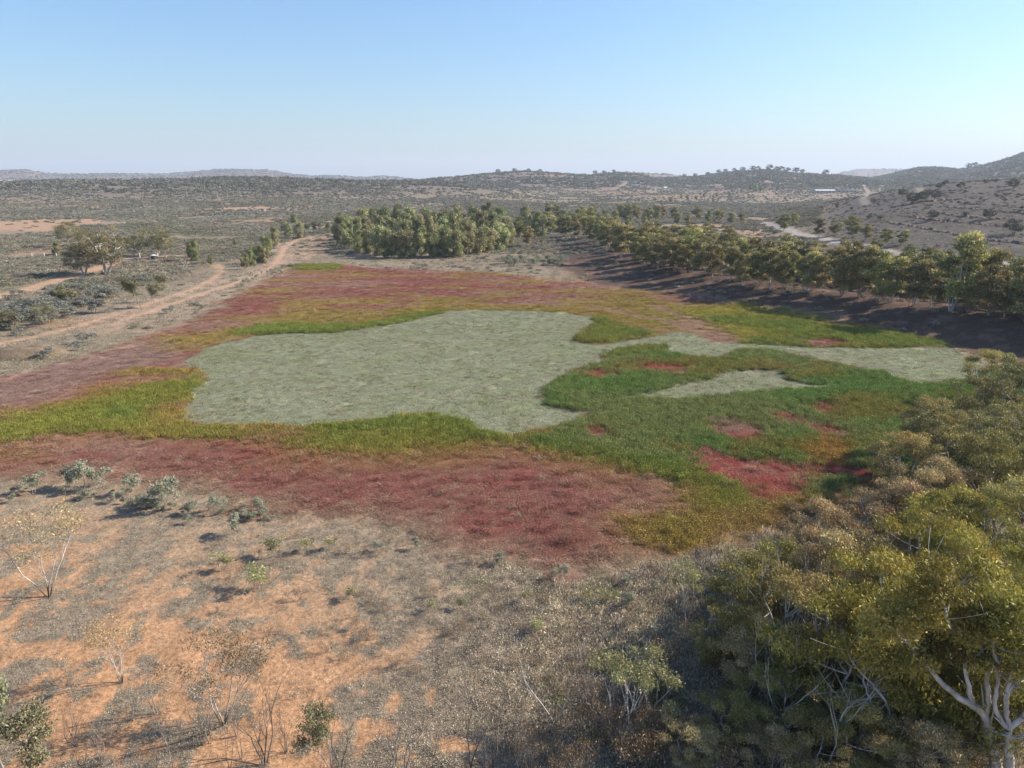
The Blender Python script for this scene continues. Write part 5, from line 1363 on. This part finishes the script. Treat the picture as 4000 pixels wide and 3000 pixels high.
# ------------------------------------------------------------------ made things, all small in the picture
def box_mesh(name, boxes, mat):
    V = []; Fc = []
    for (cx, cy_, cz, sx, sy, sz) in boxes:
        o = len(V)
        for dz in (-.5, .5):
            for dx, dy in ((-.5, -.5), (.5, -.5), (.5, .5), (-.5, .5)): V.append((cx + dx * sx, cy_ + dy * sy, cz + dz * sz))
        Fc += [[o, o + 3, o + 2, o + 1], [o + 4, o + 5, o + 6, o + 7]] + [[o + i, o + (i + 1) % 4, o + 4 + (i + 1) % 4, o + 4 + i] for i in range(4)]
    return np_mesh(name, V, Fc, [mat])
def cyl_mesh(name, r0, r1, h, mat, n=12, z0=0.0, cap=True):
    a = np.linspace(0, 2 * np.pi, n, endpoint=False)
    V = np.vstack([np.stack([r0 * np.cos(a), r0 * np.sin(a), 0 * a + z0], 1), np.stack([r1 * np.cos(a), r1 * np.sin(a), 0 * a + z0 + h], 1), [[0, 0, z0 + h]]])
    Fc = [[i, (i + 1) % n, n + (i + 1) % n, n + i] for i in range(n)]
    if cap: Fc += [[n + i, n + (i + 1) % n, 2 * n, 2 * n] for i in range(n)]
    me = bpy.data.meshes.new(name)
    me.from_pydata([tuple(v) for v in V], [], [tuple(f) if f[2] != f[3] else tuple(f[:3]) for f in Fc]); me.materials.append(mat); me.update()
    return me
# white posts of the stock crossing
for i, (px, py) in enumerate(((126, 1005), (150, 1001), (174, 1003), (221, 1003), (547, 1008))):
    g = gp(px, py); e = empty('white_post', g, 0)
    obj('post', cyl_mesh('post', .16, .14, 1.7 if px > 500 else 1.3, M['white'], 8), e)
    obj('cap', cyl_mesh('cap', .2, .06, .12, M['white'], 8, z0=1.7 if px > 500 else 1.3), e)
    tag(e, ('tall white post beside the red track right of the old gums' if px > 500 else '%s short white post from the left along the red track' % ORD[i]), 'post', 'white posts by the red track')
# water tank on white legs
g = gp(603, 1022); e = empty('water_tank', g, .3)
tk = obj('tank', cyl_mesh('tank', 1.0, 1.0, 1.3, M['darkm'], 16, z0=.9), e)
obj('lid', cyl_mesh('lid', 1.08, .3, .28, M['white'], 16, z0=2.2), e)
for sx_, sy_ in ((-.6, -.6), (.6, -.6), (-.6, .6), (.6, .6)):
    obj('leg', box_mesh('leg', [(sx_, sy_, .42, .16, .16, .96)], M['white']), e)
tag(e, 'small dark tank with a white top on white legs below the tall thin crowned gum', 'tank')
# poles
for (px, py, pt, lab) in ((2410, 880, 840, 'grey timber pole standing among the trees behind the far shore'), (2553, 800, 776, 'far pale pole on the open scrub before the hills'), (3081, 695, 672, 'thin pale pole on the flank of the middle hill')):
    g = gp(px, py); H = htree(px, py, pt); e = empty('power_pole', g, .5)
    obj('pole', cyl_mesh('pole', .3, .2, H, M['wood'], 8), e)
    obj('crossarm', box_mesh('crossarm', [(0, 0, H * .93, 2.4, .2, .2)], M['wood']), e)
    tag(e, lab, 'pole')
g = gp(3236, 688); H = 16.0; e = empty('radio_mast', (g[0], g[1], hz(g[0], g[1])), 0)
obj('mast', cyl_mesh('mast', .4, .25, H, M['wood'], 6), e); obj('crossarm', box_mesh('crossarm', [(0, 0, H * .7, 6, .4, .4), (0, 0, H * .9, 4, .4, .4)], M['wood']), e)
tag(e, 'thin mast with two crossarms on the skyline left of the blue tableland', 'mast')
# long pale roofed shed on the far plain
def shed(name, px, py, w, dpt, h, rz, lab, roofm, group=None, doors=5):
    g = gp(px, py); e = empty(name, (g[0], g[1], hz(g[0], g[1]) - .3), rz)
    obj('wall', box_mesh('wall', [(0, 0, h / 2, w, dpt, h)], M['wallm']), e)
    V = [(-w / 2 - .5, -dpt / 2 - .5, h + .01), (w / 2 + .5, -dpt / 2 - .5, h + .01), (w / 2 + .5, dpt / 2 + .5, h + .01), (-w / 2 - .5, dpt / 2 + .5, h + .01), (-w / 2 - .5, 0, h + dpt * .16), (w / 2 + .5, 0, h + dpt * .16)]
    me = bpy.data.meshes.new('roof'); me.from_pydata(V, [], [(0, 1, 5, 4), (2, 3, 4, 5), (0, 4, 3), (1, 2, 5), (0, 3, 2, 1)]); me.materials.append(roofm); me.update()
    obj('roof', me, e)
    for i in range(doors):
        obj('door', box_mesh('door', [(-w / 2 + w * (i + .5) / doors, -dpt / 2 - .05, h * .36, w / doors * .4, .2, h * .7)], M['darkm']), e)
    tag(e, lab, 'shed', group)
shed('long_shed', 3218, 752, 34, 14, 3.4, .05, 'long pale roofed shed on the far plain left of the dark one', M['roofw'])
shed('dark_shed', 3305, 750, 34, 10, 2.4, -.05, 'long low dark roofed shed right of the pale roofed one', M['darkm'])
for i, (px, py, w) in enumerate(((10, 717, 60), (48, 716, 50), (86, 715, 34), (150, 711, 36), (178, 709, 30))):
    az = math.atan2((px - 2000) / FPX, CT); D = 2300
    x, y = D * math.sin(az), D * math.cos(az)
    e = empty('town_shed', (x, y, hz(x, y) - .5), .6)
    zt = CAM_H + D * ray(px, py - 4)[2] / math.hypot(*ray(px, py - 4)[:2]) - hz(x, y)
    h = max(5, zt)
    obj('wall', box_mesh('wall', [(0, 0, h / 2, w, 18, h)], M['white']), e)
    me = bpy.data.meshes.new('roof'); w2 = w / 2 + .5
    me.from_pydata([(-w2, -9.5, h + .02), (w2, -9.5, h + .02), (w2, 9.5, h + .02), (-w2, 9.5, h + .02), (-w2, 0, h + 2), (w2, 0, h + 2)], [], [(0, 1, 5, 4), (2, 3, 4, 5), (0, 4, 3), (1, 2, 5)]); me.materials.append(M['roofw']); me.update()
    obj('roof', me, e)
    tag(e, '%s white building from the left at the edge of the far town' % ORD[i], 'building', 'white town buildings at the far left')
# trucks by the far road
for i, (px, py) in enumerate(((2474, 727), (2488, 728), (2598, 736))):
    g = gp(px, py); e = empty('parked_truck', (g[0], g[1], hz(g[0], g[1])), .3 * i)
    obj('body', box_mesh('body', [(0, 0, 2.2, 9, 2.6, 3.0)], M['white']), e)
    obj('cab', box_mesh('cab', [(5.9, 0, 1.7, 2.2, 2.5, 2.5)], M['darkm']), e)
    for wx in (-3.2, 0, 5.6): obj('wheel_pair', box_mesh('wheel_pair', [(wx, 0, .5, 1, 2.7, 1)], M['darkm']), e)
    tag(e, ('left white truck parked by the bend of the far road', 'right white truck parked by the bend of the far road', 'white truck alone right of the far road')[i], 'truck', 'trucks by the far road')
# fallen pale logs
for i, (px, py, L_, rz, lab) in enumerate(((3600, 905, 9, .5, 'long pale fallen log at the foot of the stony slope'), (3590, 912, 6, .1, 'shorter pale fallen log beside the long one at the slope foot'), (3762, 872, 4, .2, 'small pale fallen branch on the lowest terrace'), (3760, 2935, 5, .3, 'pale fallen log on the floor of the near thicket by the bottom edge'), (3400, 2890, 4.5, 2.6, 'pale fallen branch on the thicket floor left of the other log'))):
    g = gp(px, py); rl = rg(600 + i)
    segs, tips = skeleton(rl, L_, stems=1, lean=(0, 1), levels=2, kids=(1, 2), r0=.16, trunk=.6, ang=(20, 45), up=0)
    V, Fc = tubes([(s_[0], s_[1]) for s_ in segs], 5)
    V = V[:, [2, 0, 1]] * np.array([1, .8, .35]); V[:, 2] += .16
    o = obj('fallen_log', np_mesh('fallen_log', V, Fc, [M['bark_w']], smooth=True)); o.location = (g[0], g[1], g[2]); o.rotation_euler = (0, 0, rz)
    tag(o, lab, 'log', 'fallen pale logs')
# earth heap by the left shore
hx, hy, _ = gp(105, 1385)
u = np.linspace(-1, 1, 25); U, W = np.meshgrid(u, u)
hh = np.clip(1 - U ** 2 - W ** 2, 0, 1) ** .8 * 1.5 * (.6 + .8 * fbm(U * 3 + 5, W * 3 + 5, 808, 3)) - .12
V = np.stack([U * 7, W * 4.5, hh], -1).reshape(-1, 3); vi = np.arange(625).reshape(25, 25)
f = np.stack([vi[:-1, :-1], vi[:-1, 1:], vi[1:, 1:], vi[1:, :-1]], -1).reshape(-1, 4)
o = obj('earth_heap', np_mesh('earth_heap', V, f, [M['ground']], smooth=True, vcol=np.tile(np.array([[.20, .145, .095]]), (625, 1)))); o.location = (hx, hy, 0)
tag(o, 'low brown earth heap at the left edge between the track and the lakebed', 'earth heap')

# ------------------------------------------------------------------ haze
HZ = True
if HZ:
    o = obj('haze', box_mesh('haze', [(0, 0, 0, 1, 1, 1)], M['white']))
    top = 420.0; bot = -6.0
    o.scale = (36000, 36000, top - bot); o.location = (0, 0, (top + bot) / 2)
    hm = bpy.data.materials.new('haze'); hm.use_nodes = True; t = hm.node_tree; t.nodes.clear()
    out = t.nodes.new('ShaderNodeOutputMaterial'); v = t.nodes.new('ShaderNodeVolumePrincipled')
    v.inputs['Color'].default_value = (.80, .87, 1.0, 1); v.inputs['Density'].default_value = 1.15e-4
    v.inputs['Anisotropy'].default_value = .1
    t.links.new(v.outputs[0], out.inputs['Volume'])
    o.data.materials.clear(); o.data.materials.append(hm)
    tag(o, 'thin pale haze over the plain', kind='stuff')
